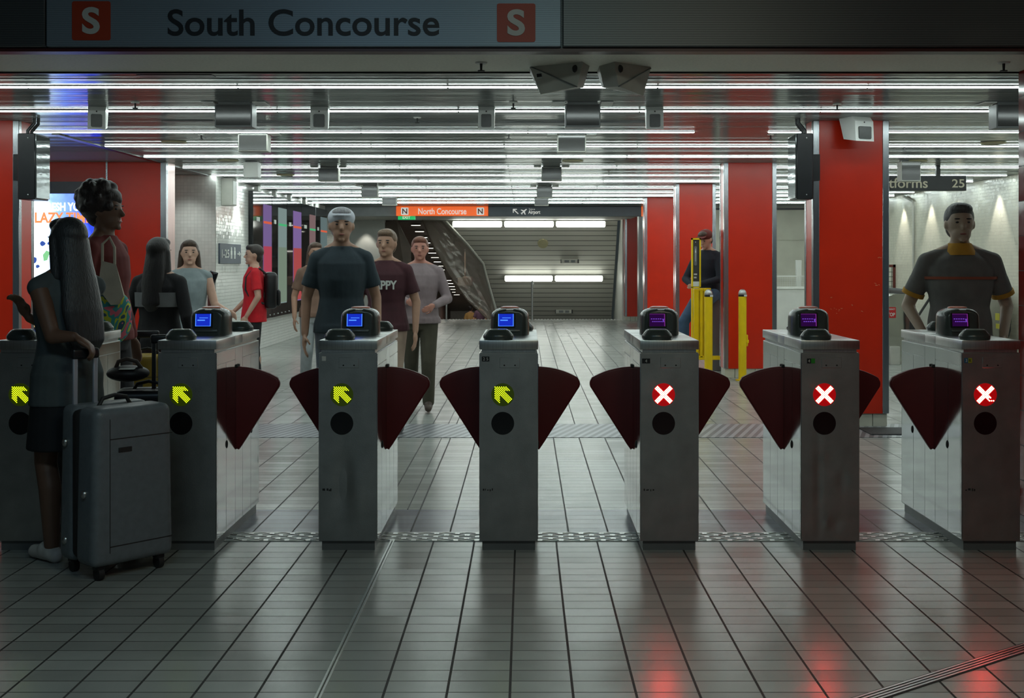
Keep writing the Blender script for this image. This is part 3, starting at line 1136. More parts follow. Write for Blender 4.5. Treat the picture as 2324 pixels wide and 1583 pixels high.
# platforms sign on the right
PYs = 15.0
M_cl = mat('cream_letter', (0.60, 0.58, 0.45), .5, emit=(.6, .58, .42), estr=.12, noise=(6, .05, (1, 1, 1)))
s = thing('station_sign', 'black hanging sign reading Platforms 25 beyond the nearest red pillar', 'sign', (xa(2075, PYs), PYs, za(433, PYs)), 0)
ox, oz = s.location.x, s.location.z
MB().box(xa(1940, PYs) - ox, xa(2190, PYs) - ox, -.05, .05, 0, za(399, PYs) - oz, .004, 1).build('panel', M_black, s)
MB().box(xa(2124, PYs) - ox, xa(2133, PYs) - ox, -.02, .02, za(399, PYs) - oz - .01, CEIL - oz).build('hanger', M_black, s, smooth=False)
tb = text('Platforms', width=xa(2102, PYs) - xa(1978, PYs), height=za(404, PYs) - za(427, PYs), depth=.004, bold=.01)
tb.bm.transform(Matrix.Translation(((xa(2102, PYs) + xa(1978, PYs)) / 2 - ox, -.056, za(415.5, PYs) - oz)))
tb.build('lettering', M_cl, s, smooth=False)
tb = text('25', width=xa(2185, PYs) - xa(2157, PYs), height=za(407, PYs) - za(426, PYs), depth=.004, bold=.01)
tb.bm.transform(Matrix.Translation((xa(2171, PYs) - ox, -.056, za(416.5, PYs) - oz)))
tb.build('number', M_cl, s, smooth=False)

# wall sign on left side wall: 1-25, symbols, arrow
WX = -4.44
s = thing('wall_sign', 'dark blue-grey wall sign reading 1-25 with symbols and arrow on the white tiled wall', 'sign', (WX, 17.45, za(598, 17.4)), 0)
oz = s.location.z
hh = za(553, 17.4) - oz
MB().box(0, .025, -.62, .62, 0, hh, .003, 1).build('panel', mat('bluegrey_sign', (0.07, 0.09, 0.12), .4, noise=(5, .05, (1, 1, 1))), s)
RotS = Matrix.Rotation(R(90), 4, 'Z')
tb = text('1-25', height=hh * .42, width=.42, depth=.003, bold=.01)
tb.bm.transform(Matrix.Translation((.029, -.33, hh * .5)) @ RotS)
tb.build('lettering', M_wl, s, smooth=False)
for yy in (.02, .22):
    ic_ = MB()
    ic_.cyl((.025, yy, hh * .74), (.030, yy, hh * .74), .03, seg=14)
    ic_.box(.025, .030, yy - .045, yy + .045, hh * .45, hh * .66)
    ic_.box(.025, .030, yy - .035, yy - .006, hh * .25, hh * .45)
    ic_.box(.025, .030, yy + .006, yy + .035, hh * .25, hh * .45)
    ic_.build('pictogram', M_wl, s, smooth=False)
ic_ = MB()
ic_.box(.025, .030, .38, .55, hh * .47, hh * .53)
ic_.poly([(.025, .50, hh * .62), (.025, .585, hh * .5), (.025, .50, hh * .38), (.025, .49, hh * .42), (.025, .55, hh * .5), (.025, .49, hh * .58)], (.005, 0, 0))
ic_.build('arrow_symbol', M_wl, s, smooth=False)

# ------------------------------------------------------------------ lit beach advert on the red wall
AY = 14.44
adv = thing('advert_lightbox', 'tall blue backlit beach advert reading Refresh Your Lazy Time on the red wall', 'advert', (xa(155, AY), AY, za(760, AY)), 0)
ox, oz = adv.location.x, adv.location.z


def A(px, py, y=-.062):
    return (xa(px, AY) - ox, y, za(py, AY) - oz)


x0, x1 = A(60, 0)[0], A(254, 0)[0]
zt = A(0, 413)[2]
fb = MB()
xi0, xi1 = A(74, 0)[0], A(234, 0)[0]
zi0, zi1 = A(0, 741)[2], A(0, 440)[2]
fb.box(x0, xi0, -.09, .06, 0, zt)
fb.box(xi1, x1, -.09, .06, 0, zt)
fb.box(xi0, xi1, -.09, .06, zi1, zt)
fb.box(xi0, xi1, -.09, .06, 0, zi0)
fb.build('frame', mat('navy_frame', (0.008, 0.010, 0.03), .25, noise=(5, .1, (1, 1, 1))), adv, smooth=False)
# printed sky: pale at left, deep blue at right
pm = bpy.data.materials.new('poster_sky')
pm.use_nodes = True
nt = pm.node_tree
nt.nodes.clear()
out = nt.nodes.new('ShaderNodeOutputMaterial')
em = nt.nodes.new('ShaderNodeEmission')
tc = nt.nodes.new('ShaderNodeTexCoord')
sp = nt.nodes.new('ShaderNodeSeparateXYZ')
nt.links.new(tc.outputs['Object'], sp.inputs[0])
u = math_node(nt, 'DIVIDE', math_node(nt, 'SUBTRACT', sp.outputs['X'], xi0), xi1 - xi0)
v = math_node(nt, 'DIVIDE', math_node(nt, 'SUBTRACT', sp.outputs['Z'], zi0), zi1 - zi0)
nz_ = nt.nodes.new('ShaderNodeTexNoise')
nz_.inputs['Scale'].default_value = 3.5
nz_.inputs['Detail'].default_value = 5
nt.links.new(tc.outputs['Object'], nz_.inputs['Vector'])
f = math_node(nt, 'ADD', math_node(nt, 'MULTIPLY', u, 1.15), math_node(nt, 'MULTIPLY', math_node(nt, 'SUBTRACT', nz_.outputs[0], .5), .7))
f = math_node(nt, 'ADD', f, math_node(nt, 'MULTIPLY', math_node(nt, 'SUBTRACT', v, .7), .25))
cr = nt.nodes.new('ShaderNodeValToRGB')
cr.color_ramp.elements[0].position = .18
cr.color_ramp.elements[0].color = (.62, .85, 1, 1)
cr.color_ramp.elements[1].position = .95
cr.color_ramp.elements[1].color = (.015, .035, .85, 1)
e_ = cr.color_ramp.elements.new(.52)
e_.color = (.16, .28, 1, 1)
nt.links.new(f, cr.inputs[0])
nt.links.new(cr.outputs[0], em.inputs[0])
em.inputs[1].default_value = 2.8
nt.links.new(em.outputs[0], out.inputs[0])
po = MB().box(xi0, xi1, -.06, .0, zi0, zi1).build('poster', pm, adv, smooth=False)


def pshape(name, m, polys):
    b = MB()
    for k, p_ in enumerate(polys):
        b.poly([A(x, y, -.0615) for x, y in p_], (0, -.0015 - .0001 * k, 0))
    return b.build(name, m, po, smooth=False)


def ptext(s_, px0, px1, py0, py1, m, name):
    tb = text(s_, width=A(px1, 0)[0] - A(px0, 0)[0], height=A(0, py0)[2] - A(0, py1)[2], depth=.0015, bold=.035)
    c = A((px0 + px1) / 2, (py0 + py1) / 2, -.0645)
    tb.bm.transform(Matrix.Translation(c))
    return tb.build(name, m, po, smooth=False)


ptext('REFRESH YOUR', 82, 212, 460, 479, glow('poster_white', (.85, .95, 1), 2.2), 'white_lettering')
ptext('LAZY TIME', 84, 212, 482, 506, glow('poster_orange', (.85, .32, .12), 1.2), 'orange_lettering')
pshape('sand', glow('poster_sand', (.85, .60, .25), 1.1), [[(75, 741), (75, 724), (110, 722), (160, 729), (233, 733), (233, 741)]])
pshape('palm_trunk', glow('poster_trunk', (.30, .40, .85), 1.2), [[(222, 722), (219, 620), (226, 520), (233, 482), (233, 722)]])
leaf = []
for (bx, by, tx, ty, w) in ((195, 560, 199, 530, 3), (200, 570, 206, 540, 3), (206, 575, 218, 535, 3.5), (192, 562, 184, 540, 3), (210, 580, 221, 552, 3), (190, 575, 180, 556, 3), (188, 590, 196, 548, 4)):
    leaf.append([(bx - w, by), (tx, ty), (bx + w, by)])
pshape('palm_leaves', glow('poster_leaf', (.01, .07, .30), 1.0), leaf + [[(184, 560), (196, 556), (220, 585), (226, 600), (210, 600), (186, 590)]])
blob = []
for (cx_, cy_, r_) in ((101, 552, 7), (117, 552, 5), (83, 590, 7), (90, 604, 5), (120, 560, 4), (86, 655, 8), (95, 680, 6), (82, 640, 5), (100, 700, 7)):
    blob.append([(cx_ + r_ * math.cos(q * PI / 4) * random.uniform(.6, 1.1), cy_ + r_ * math.sin(q * PI / 4) * random.uniform(.6, 1.1)) for q in range(8)])
pshape('bathers', glow('poster_dark_blue', (.05, .11, .45), 1.0), blob)
pshape('greenery', glow('poster_green', (.25, .65, .30), 1.1), [[(102, 578), (110, 568), (118, 572), (112, 590), (104, 592)], [(183, 545), (190, 550), (195, 565), (186, 568)]])

# ------------------------------------------------------------------ advert panels along the left wall
bounds = [(575, 598, 618), (618, 632, 652), (652, 666, 685), (685, 703, 717), (717, 728, 743)]
XP = -4.36
acol = [((.30, .20, .48), (.70, .10, .16)), ((.34, .46, .44), (.30, .40, .30)), ((.34, .22, .55), (.65, .12, .12)), ((.34, .22, .22), (.30, .30, .32)), ((.20, .28, .28), (.16, .22, .22))]
names = ['purple and red', 'pale green', 'violet and orange-red', 'dull pink', 'grey-green']
for i, (a, b, c) in enumerate(bounds):
    ya, yb, yc = [XP * FPX / (p - CX) for p in (a, b, c)]
    t = thing('wall_advert', f'tall black wall advert with {names[i]} lit strip, {ordn[i]} along the left wall' if i < 4 else f'tall black wall advert with {names[i]} lit strip, farthest along the left wall', 'advert', (XP, ya, 0), 0, 'lit advert panels along the left wall')
    z0, z1 = .50, 2.60
    MB().box(-.078, -.004, .0, yc - ya - .02, z0, z1, .004, 1).build('frame', M_blackgloss, t)
    lb = MB().box(-.004, .003, yb - ya, yc - ya - .06, .72, 2.42).build('lit_poster', glow(f'advert_top_{i}', acol[i][0], .55), t, smooth=False)
    MB().box(.003, .005, yb - ya, yc - ya - .06, .74, 1.72).build('lower_picture', glow(f'advert_low_{i}', acol[i][1], .55), lb, smooth=False)
    MB().box(.003, .0052, yb - ya, yc - ya - .06, 2.10, 2.14).build('colour_bar', glow(f'advert_bar_{i}', (.9, .16, .08) if i % 2 == 0 else (.1, .6, .25), .7), lb, smooth=False)
    MB().box(-.003, .003, (yb - ya) * .3, (yb - ya) * .62, 2.12, 2.19).build('label_tag', M_wl, t, smooth=False)
    hk = MB().box(-.05, .02, (yb - ya) * .35, (yb - ya) * .6, z1, CEIL - .0, .004, 1)
    hk.build('hanger_bracket', M_white, t)
    rv = MB()
    for q in range(4):
        rv.ball((-.001, (yc - ya) * (q + .5) / 4, z0 + .05), .012, sub=(8, 6))
    rv.build('rivets', M_steel, t)

# ------------------------------------------------------------------ ceiling-hung boxes
M_spk = mat('speaker_white', (0.78, 0.79, 0.76), .4, noise=(8, .04, (1, 1, 1)))
M_win = mat('speaker_window', (0.035, 0.037, 0.035), .3, noise=(40, .2, (1, 1, 1)))


def cam_box(px0, px1, rz, label, Y=9.28, py1=293, w=None, win=(.62, .55)):
    zb = za(py1, Y)
    w = w or (px1 - px0) * Y / FPX
    t = thing('ceiling_speaker', label, 'speaker', (xa((px0 + px1) / 2, Y), Y, zb), rz)
    h = CEIL - zb
    d_ = .17
    b = MB()
    b.hull([(-w / 2, 0, 0), (w / 2, 0, 0), (w / 2 * .96, d_, .03), (-w / 2 * .96, d_, .03), (-w / 2, .01, h * .8), (w / 2, .01, h * .8), (-w / 2, .05, h), (w / 2, .05, h), (-w / 2, d_ + .06, h), (w / 2, d_ + .06, h)])
    b.build('housing', M_spk, t, smooth=False)
    MB().prism(rounded_rect(-w / 2 * win[0], w / 2 * win[0], h * .09, h * (.09 + win[1]), .012), -.006, .006, 'y').build('grille', M_win, t)
    MB().ball((0, .008, h * .76), .006).build('screw', M_dark, t)
    return t


cam_box(200, 238, R(14), 'white wedge-shaped ceiling speaker box at far left, above the lit beach advert', w=.135)
cam_box(704, 744, R(6), 'white wedge-shaped ceiling speaker box left of the middle, above the walking people', w=.14)
cam_box(1085, 1122, 0, 'white wedge-shaped ceiling speaker box above the gate with the number 25 tag')
cam_box(1467, 1506, R(-3), 'white wedge-shaped ceiling speaker box right of the paired camera housings')
cam_box(1940, 1986, R(22), 'large white ceiling monitor box in front of the nearest red pillar', Y=9.95, py1=320, w=.19, win=(.68, .5))


def sign_box(px0, px1, py1, Y, label, m, h=None, plates=True):
    zb = za(py1, Y)
    w = (px1 - px0) * Y / FPX
    t = thing('ceiling_sign_box', label, 'display box', (xa((px0 + px1) / 2, Y), Y, zb), 0, 'boxes hanging under the slat ceiling')
    h = CEIL - zb
    MB().box(-w / 2, w / 2, 0, .16, 0, h * .92, .004, 1).build('housing', m, t)
    MB().box(-w / 2 + .02, w / 2 - .02, .03, .13, h * .9, h + .0).build('neck', M_grey, t, smooth=False)
    if plates:
        for sx in (-1, 1):
            MB().box(min(sx * (w / 2 + .005), sx * (w / 2 + .10)), max(sx * (w / 2 + .005), sx * (w / 2 + .10)), -.02, .2, h - .012, h - .003).build('mounting_plate', M_white, t, smooth=False)
    g = MB().box(-w / 2 + .01, w / 2 - .01, -.003, .002, .012, h * .88)
    g.build('glass_front', mat('box_glass', (0.05, 0.05, 0.048), .12, noise=(6, .1, (1, 1, 1))) if m != M_spk else M_white, t, smooth=False)
    return t


sign_box(487, 572, 288, 9.05, 'dark grey display box under the ceiling, left of the walking people', M_grey)
sign_box(1283, 1363, 288, 9.05, 'dark grey display box directly under the paired camera housings', M_grey)
sign_box(2262, 2330, 290, 9.05, 'dark grey display box at the upper right edge under the second light strip', M_grey)
sign_box(540, 607, 343, 11.2, 'silver-grey display box behind the dark box at upper left', M_boxgrey)
sign_box(1265, 1330, 345, 11.3, 'mid-grey display box behind the one under the camera housings', M_boxgrey)
sign_box(552, 586, 402, 14.3, 'small white display box hanging above the boy in the red shirt', M_spk, plates=False)
sign_box(722, 768, 411, 15.2, 'grey display box high above the white-capped man', M_boxgrey)
sign_box(1229, 1275, 410, 15.1, 'grey display box above the upper battens, third back in the middle line', M_boxgrey)
sign_box(2045, 2090, 411, 14.2, 'pale grey display box hanging just before the Platforms 25 sign', M_boxgrey, plates=False)
sign_box(820, 857, 448, 18.8, 'small grey display box near the left end of the North Concourse sign', M_boxgrey)
sign_box(1218, 1254, 449, 18.9, 'small grey display box above the Airport sign, fourth back in the middle line', M_boxgrey)
sign_box(867, 900, 466, 22.0, 'tiny grey display box touching the left of the orange sign from here', M_boxgrey, plates=False)
sign_box(1213, 1245, 466.5, 22.3, 'tiny grey display box just above the word Airport, last in the middle line', M_boxgrey, plates=False)
# box on the left tiled wall
t = thing('wall_speaker', 'grey box speaker mounted high on the corner of the white tiled wall', 'speaker', (-4.44, 17.1, 2.28), 0)
MB().box(-.0, .17, -.12, .12, 0, CEIL - 2.28 - .02, .006, 1).build('housing', M_boxgrey, t)
MB().box(.168, .176, -.1, .1, .02, .36).build('grille', M_spk, t)

# paired wedge camera housings under the soffit
HY = 6.5


def wedge(label, front, seam, dot, flip):
    def q(p, dy):
        return at(p[0], p[1], HY + dy)
    base = at(front['A'][0], 148, HY)
    t = thing('camera_housing', label, 'security camera', (xa((front['A'][0] + front['C'][0]) / 2, HY), HY, 2.55), 0)
    O = t.location

    def L(p, dy):
        return at(p[0], p[1], HY + dy) - O
    A_, B_, C_, D_, E_, F_ = front['A'], front['B'], front['C'], front['D'], front['E'], front['F']
    pts = [L(A_, .06), L(B_, -.12), L(C_, .02), L(D_, .02), L(E_, -.11), L(F_, .07)]
    top = [Vector((p.x, p.y, .0)) for p in pts[:3]]
    back = [Vector((pts[0].x, .24, 0)), Vector((pts[2].x, .24, 0)), Vector((pts[5].x + flip * .02, .2, pts[5].z + .05)), Vector((pts[3].x, .16, pts[3].z + .02))]
    b = MB().hull(top + pts + back)
    b.build('housing', M_boxgrey, t, smooth=False)
    # seam strip A->E just off the face
    a_, e_ = L(A_, .055), L(E_, -.118)
    MB().tube([a_, e_], .004, 6).build('seam', M_grey, t)
    dc = L(dot, -.095)
    MB().ball(dc, .019, .012, .022).build('camera_window', mat('smoked', (.03, .03, .028), .1, noise=(5, .1, (1, 1, 1))), t)
    lp = L(seam, .03)
    return t, L


w1, L1 = wedge('left of two wedge-shaped grey camera housings under the pale soffit, with a square sticker',
               dict(A=(1202, 150), B=(1322, 147), C=(1338, 150), D=(1324, 199), E=(1310, 197), F=(1227, 214)), (1222, 172), (1306, 156), 1)
w2, L2 = wedge('right of two wedge-shaped grey camera housings under the pale soffit',
               dict(A=(1477, 155), B=(1395, 148), C=(1360, 150), D=(1370, 198), E=(1404, 196), F=(1460, 217)), (1450, 170), (1407, 156), -1)
# sticker on left housing: white square with dark lettering
pa, pb2 = L1((1216, 165), .015), L1((1231, 182), .0)
st = MB()
pts = [L1((1216, 166), -.012), L1((1229.5, 164.5), -.031), L1((1231.5, 178), -.028), L1((1217.5, 180), -.008)]
st.poly([p + Vector((0, -.004, 0)) for p in pts], (0, .003, 0))
stk = st.build('sticker', M_wl, w1, smooth=False)
st = MB()
pts = [L1((1217.5, 168), -.014), L1((1228.5, 167), -.03), L1((1229.5, 174), -.029), L1((1218.5, 175.5), -.012)]
st.poly([p + Vector((0, -.0065, 0)) for p in pts], (0, .002, 0))
st.build('sticker_mark', M_black, stk, smooth=False)

# sprinklers and round ceiling discs
def sprinkler(px, py, Y, zc, label, grp):
    t = thing('ceiling_sprinkler', label, 'sprinkler', (xa(px, Y), Y, zc), 0, grp)
    MB().cyl((0, 0, 0), (0, 0, -.008), .035, .03, 18).build('rosette', M_white, t)
    b = MB().cyl((0, 0, -.008), (0, 0, -.045), .008, .006, 10).cyl((0, 0, -.045), (0, 0, -.050), .02, .02, 14)
    b.build('head', M_dark, t)


sprinkler(1092, 126, 6.4, 2.55, 'small sprinkler on pale soffit left of the paired camera housings', 'sprinklers')
sprinkler(2278, 128, 6.4, 2.55, 'small sprinkler on pale soffit at the upper right corner', 'sprinklers')
for (px, py, lab) in ((307, 232, 'small ceiling sprinkler right of the far-left speaker box'), (1165, 232, 'small ceiling sprinkler between a speaker box and the camera housings'),
                      (1900, 236, 'small ceiling sprinkler in front of the nearest red pillar'), (1155, 303, 'small ceiling sprinkler between third and fourth light strips, middle'),
                      (947, 266, 'small ceiling sprinkler between two white speaker boxes'), (2053, 332, 'small ceiling sprinkler right of the nearest pillar'),
                      (1749, 305, 'small ceiling sprinkler left of the right-hand wall monitor'), (457, 305, 'small ceiling sprinkler left of the silver-grey display box')):
    sprinkler(px, py, 1.25 * FPX / (CY - py), CEIL, lab, 'sprinklers')
for (px, py, lab) in ((395, 321, 'round cream ceiling disc above the black-haired traveller'), (517, 363, 'round cream ceiling disc left of the small white display box'),
                      (1300, 364, 'round cream ceiling disc behind the middle display boxes'), (2255, 323, 'round cream ceiling disc at upper right before the tiled wall'),
                      (2080, 364, 'round cream ceiling disc right of the nearest red pillar'), (648, 396, 'round cream ceiling disc above the advert panels')):
    Y = 1.25 * FPX / (CY - py)
    t = thing('ceiling_disc', lab, 'ceiling speaker', (xa(px, Y), Y, CEIL), 0, 'round discs in the ceiling')
    MB().cyl((0, 0, -.002), (0, 0, -.014), .13, .125, 32).build('rim', mat('cream_disc', (.45, .42, .25), .5, noise=(6, .05, (1, 1, 1))), t)
    MB().cyl((0, 0, -.012), (0, 0, -.016), .10, .10, 28).build('mesh_cover', mat('cream_mesh', (.36, .34, .22), .7, noise=(60, .2, (1, 1, 1))), t)
# dark recessed access hatches and the grey duct strip
for (px0, px1, py, lab) in ((315, 485, 171, 'long narrow dark ceiling slot at upper left'), (370, 487, 274, 'grey recessed ceiling hatch left of the dark display box'), (1395, 1470, 370, 'white ceiling vent plate with two grilles')):
    Y = 1.25 * FPX / (CY - py)
    o = MB().box(xa(px0, Y), xa(px1, Y), Y - .05, Y + .06, CEIL - .006, CEIL - .001).build('ceiling_hatch', M_boxgrey if py > 300 else M_black)
    tag(o, lab, 'ceiling hatch')
o = MB().box(xa(575, 10.4), xa(1500, 10.4), 10.33, 10.52, CEIL - .012, CEIL - .003).build('ceiling_duct', M_grey)
tag(o, 'long flat dark grey duct strip across the ceiling between second and third light strips', 'duct')
# ellipse disc + vents on the steep soffit
p_ = incl(1232, 550)
o = MB().cyl((0, 0, 0), (0, -.03, -.02), .14, .13, 28).build('soffit_disc', MATS['cream_disc'], loc=p_ + Vector((0, -.02, -.02)))
tag(o, 'round cream disc on the sloping soffit below the upper battens', 'speaker')
for (px, py, lab) in ((1293, 590, 'slim vent on the sloping soffit above the lower battens'), (1280, 704, 'slim vent low on the sloping soffit')):
    p_ = incl(px, py)
    t = thing('soffit_vent', lab, 'vent', p_ + Vector((0, -.03, -.03)), 0)
    MB().box(-.24, .24, -.01, .01, -.05, .05).build('plate', M_boxgrey, t)
    MB().box(-.24, -.22, -.016, -.008, -.05, .05).box(.2, .24, -.016, -.008, -.05, .05).build('dark_end', M_black, t, smooth=False)
    MB().box(-.14, -.02, -.016, -.008, -.03, .03).box(.03, .14, -.016, -.008, -.03, .03).build('grille', M_grey, t, smooth=False)

# ------------------------------------------------------------------ wall monitors on the two near pillars
def monitor(x0, x1, side, label):
    zb, zt_ = za(452, 10.0), za(302, 10.0)
    t = thing('wall_monitor', label, 'monitor', ((x0 + x1) / 2, 10.0, zb), 0)
    w = (x1 - x0) / 2
    h = zt_ - zb
    MB().box(-w, w, 0, .29, 0, h, .006, 1).build('case', M_black, t)
    xs = side * w
    MB().box(min(xs, xs + side * .012), max(xs, xs + side * .012), .004, .286, .012, h - .012, .002, 1).build('screen', mat('monitor_glass', (.10, .11, .11), .07, .6, bump=(3, .05, (1, 1, 4))), t)
    for k, yy in enumerate((.08, .16)):
        pts = [(-side * .02, yy, h - .02), (-side * .02, yy, h + .03), (side * .0, yy + .01, h + .06), (side * .03, yy + .02, h + .10), (side * .03, yy + .02, CEIL - zb)]
        MB().tube(pts, .014, 10).build('cable_conduit', M_black, t)
    sb = MB()
    for z in (.04, h - .04):
        sb.ball((w * .2, -.002, z), .006, .003, .006, sub=(8, 6))
    sb.build('screws', M_steel, t)
    MB().box(min(-side * w, -side * (w + .09)), max(-side * w, -side * (w + .09)), .12, .2, h * .3, h * .7).build('bracket', M_black, t, smooth=False)


monitor(-4.365, -4.215, 1, 'black side-on wall monitor at left, beside the lit beach advert')
monitor(2.335, 2.475, -1, 'black side-on wall monitor on the nearest right-hand red pillar')


# ------------------------------------------------------------------ bollards and the yellow gate
def bollard(px, Y, label, latch):
    t = thing('bollard', label, 'bollard', (xa(px, Y), Y, 0), 0, 'yellow bollards')
    MB().cyl((0, 0, 0), (0, 0, 1.03), .049, seg=28).build('post', M_yellow, t)
    MB().cyl((0, 0, 0), (0, 0, .012), .085, seg=28).build('foot_plate', M_yellow, t)
    cp = MB().cyl((0, 0, 1.055), (0, 0, 1.065), .051, seg=28)
    cp.ball((0, 0, 1.065), .050, .050, .058)
    cp.build('dome_cap', M_steel, t)
    MB().cyl((0, 0, 1.03), (0, 0, 1.056), .0505, seg=28).build('black_band', M_black, t)
    MB().box(.01, .045, -.056, -.03, 1.032, 1.053).build('white_sticker', M_wl, t, smooth=False)
    if latch:
        MB().box(.045, .075, -.025, .025, .46, .50, .004, 1).box(.045, .065, -.02, .02, .42, .56, .004, 1).build('latch', M_yellow, t)


bollard(1685, 14.3, 'yellow bollard with steel dome cap standing alone before the second red pillar', True)
bollard(1608, 14.2, 'yellow bollard with steel dome cap at the open end of the yellow barrier gate', False)
GYy = 14.7
t = thing('barrier_gate', 'yellow metal swing barrier gate between bollard and tall yellow notice frame', 'barrier gate', (xa(1590, GYy), GYy, 0), 0)
ox = t.location.x


def gx(px):
    return xa(px, GYy) - ox


zt_ = za(655, GYy)
for (a, b, z0) in ((1574, 1585, 0.0), (1588, 1594, .25), (1597, 1602, .25)):
    MB().box(gx(a), gx(b), -.03, .03, z0, zt_, .004, 1).build('post', M_yellow, t)
MB().box(gx(1585), gx(1613), -.02, .02, zt_ - .03, zt_ + .01, .004, 1).build('top_rail', M_yellow, t)
MB().box(gx(1585), gx(1634), -.03, .03, .22, .27, .004, 1).build('foot_rail', M_yellow, t)
MB().box(gx(1585), gx(1613), -.006, .006, .27, zt_ - .02).build('mesh_panel', mat('yellow_panel', (.70, .50, .0), .4, noise=(5, .06, (1, 1, 1))), t, smooth=False)
MB().box(gx(1588), gx(1593), -.05, -.03, za(740, GYy), za(730, GYy)).box(gx(1599), gx(1602), -.05, -.03, za(740, GYy), za(728, GYy)).build('hinge', M_yellow, t)
NY = 14.5
t = thing('notice_frame', 'tall narrow yellow-framed dark notice panel on post, in front of the seated man', 'notice board', (xa(1579, NY), NY, 0), 0)
ox = t.location.x
a, b = xa(1569, NY) - ox, xa(1590, NY) - ox
z0, z1 = za(653, NY), za(540, NY)
f = MB()
f.box(a, a + .018, -.025, .025, z0 - .75, z1).box(b - .018, b, -.025, .025, z0, z1).box(a, b, -.025, .025, z1 - .02, z1).box(a, b, -.025, .025, z0, z0 + .015)
f.box(a - .01, a + .05, -.05, .05, 0, .012).box(a, a + .018, -.025, .025, 0, .4)
f.build('frame', M_yellow, t, smooth=False)
pnl = MB().box(a + .018, b - .018, -.012, .012, z0 + .015, z1 - .02).build('notice_panel', mat('notice_dark', (.035, .035, .032), .4, noise=(5, .1, (1, 1, 1))), t, smooth=False)
ar = MB()
ar.prism(rounded_rect(-.022, .012, z0 + .28, z0 + .52, .015), -.016, -.012, 'y')
ar.build('oval_outline', M_grey, pnl)
ar = MB()
ar.poly([(-.012, -.0165, z0 + .44), (-.004, -.0165, z0 + .50), (.004, -.0165, z0 + .44)], (0, -.002, 0)).box(-.006, -.002, -.0185, -.0165, z0 + .33, z0 + .44)
ar.ball((-.004, -.014, z1 - .05), .006, .003, .006)
ar.build('arrow_symbol', M_wl, pnl, smooth=False)
tx_ = MB().box(-.025, .014, -.015, -.012, z0 + .16, z0 + .18).box(-.025, .008, -.015, -.012, z0 + .12, z0 + .14)
tx_.build('text_lines', M_boxgrey, pnl, smooth=False)
MB().box(a + .019, b - .019, -.016, -.012, z0 + .02, z0 + .08).build('white_strip', M_wl, pnl, smooth=False)
# grey cabinet the man sits on
o = MB().box(xa(1612, 15.5), xa(1655, 15.5), 15.52, 15.95, 0, 1.0, .015, 2).build('utility_cabinet', M_grey)
tag(o, 'waist-high grey cabinet the man in the dark jacket is perched on', 'cabinet')
# handrails at the top of the ramp
for (px, lab) in ((1208, 'stainless handrail end post in front of the sloping soffit'), (1013, 'stainless handrail end post at the left of the ramp')):
    X = xa(px, 29.1)
    pts = [(0, 0, 0), (0, 0, .78), (0, 0, .90), (0, .03, .95), (0, .09, .97), (0, .25, .95), (0, 1.2, .55)]
    t = thing('handrail', lab, 'handrail', (X, 29.1, 0), 0)
    MB().tube(pts, .024, 12).build('rail', M_steel, t)
    MB().cyl((0, 0, 0), (0, 0, .01), .06, seg=18).build('foot_flange', M_steel, t)
    MB().ball((0, .0, .90), .035, .035, .09).build('sleeve', M_steel, t)
# clear curved screen beside ramp: transparent panel with creases
gm = bpy.data.materials.new('clear_plastic')
gm.use_nodes = True
nt = gm.node_tree
nt.nodes.clear()
o_ = nt.nodes.new('ShaderNodeOutputMaterial')
mixs = nt.nodes.new('ShaderNodeMixShader')
tr = nt.nodes.new('ShaderNodeBsdfTransparent')
tr.inputs[0].default_value = (.86, .82, .78, 1)
gs = nt.nodes.new('ShaderNodeBsdfGlossy')
gs.inputs[0].default_value = (.75, .72, .66, 1)
gs.inputs[1].default_value = .16
fr = nt.nodes.new('ShaderNodeFresnel')
fr.inputs[0].default_value = 1.9
nt.links.new(math_node(nt, 'MULTIPLY_ADD', fr.outputs[0], .30, .05), mixs.inputs[0])
nt.links.new(tr.outputs[0], mixs.inputs[1])
nt.links.new(gs.outputs[0], mixs.inputs[2])
df = nt.nodes.new('ShaderNodeBsdfDiffuse')
df.inputs[0].default_value = (.55, .50, .46, 1)
mix2 = nt.nodes.new('ShaderNodeMixShader')
mix2.inputs[0].default_value = .20
nt.links.new(mixs.outputs[0], mix2.inputs[1])
nt.links.new(df.outputs[0], mix2.inputs[2])
nt.links.new(mix2.outputs[0], o_.inputs[0])
MATS['clear_plastic'] = gm
left = [(958, 497), (985, 560), (1018, 620), (1060, 680), (1108, 725)]
right = [(1012, 502), (1062, 555), (1097, 598), (1112, 655), (1132, 725)]
t = thing('clear_screen', 'creased clear plastic screen slanting down beside the ramp lights', 'screen', (at(1050, 725, 29.45).x, 29.45, 0), 0)
O = t.location
gp = MB()
rowsv = []
for k in range(17):
    f = k / 16 * 4
    i = min(int(f), 3)
    ff = f - i
    lp = Vector(left[i]).lerp(Vector(left[i + 1]), ff)
    rp = Vector(right[i]).lerp(Vector(right[i + 1]), ff)
    rowsv.append([gp.bm.verts.new(at(*(lp.lerp(rp, j / 8)), 29.45 + .012 * math.sin(j * 2.3 + k * .7) + .10 * math.sin(j / 8 * PI)) - O) for j in range(9)])
for k in range(16):
    for j in range(8):
        gp.bm.faces.new((rowsv[k][j], rowsv[k][j + 1], rowsv[k + 1][j + 1], rowsv[k + 1][j]))
o = gp.build('sheet', gm, t, smooth=False)
so = o.modifiers.new('s', 'SOLIDIFY')
so.thickness = .01
MB().tube([at(*p, 29.42) - O for p in right], .028, 8).build('right_rib', M_boxgrey, t)
MB().tube([at(*p, 29.42) - O for p in left], .018, 8).build('left_rib', M_brown, t)
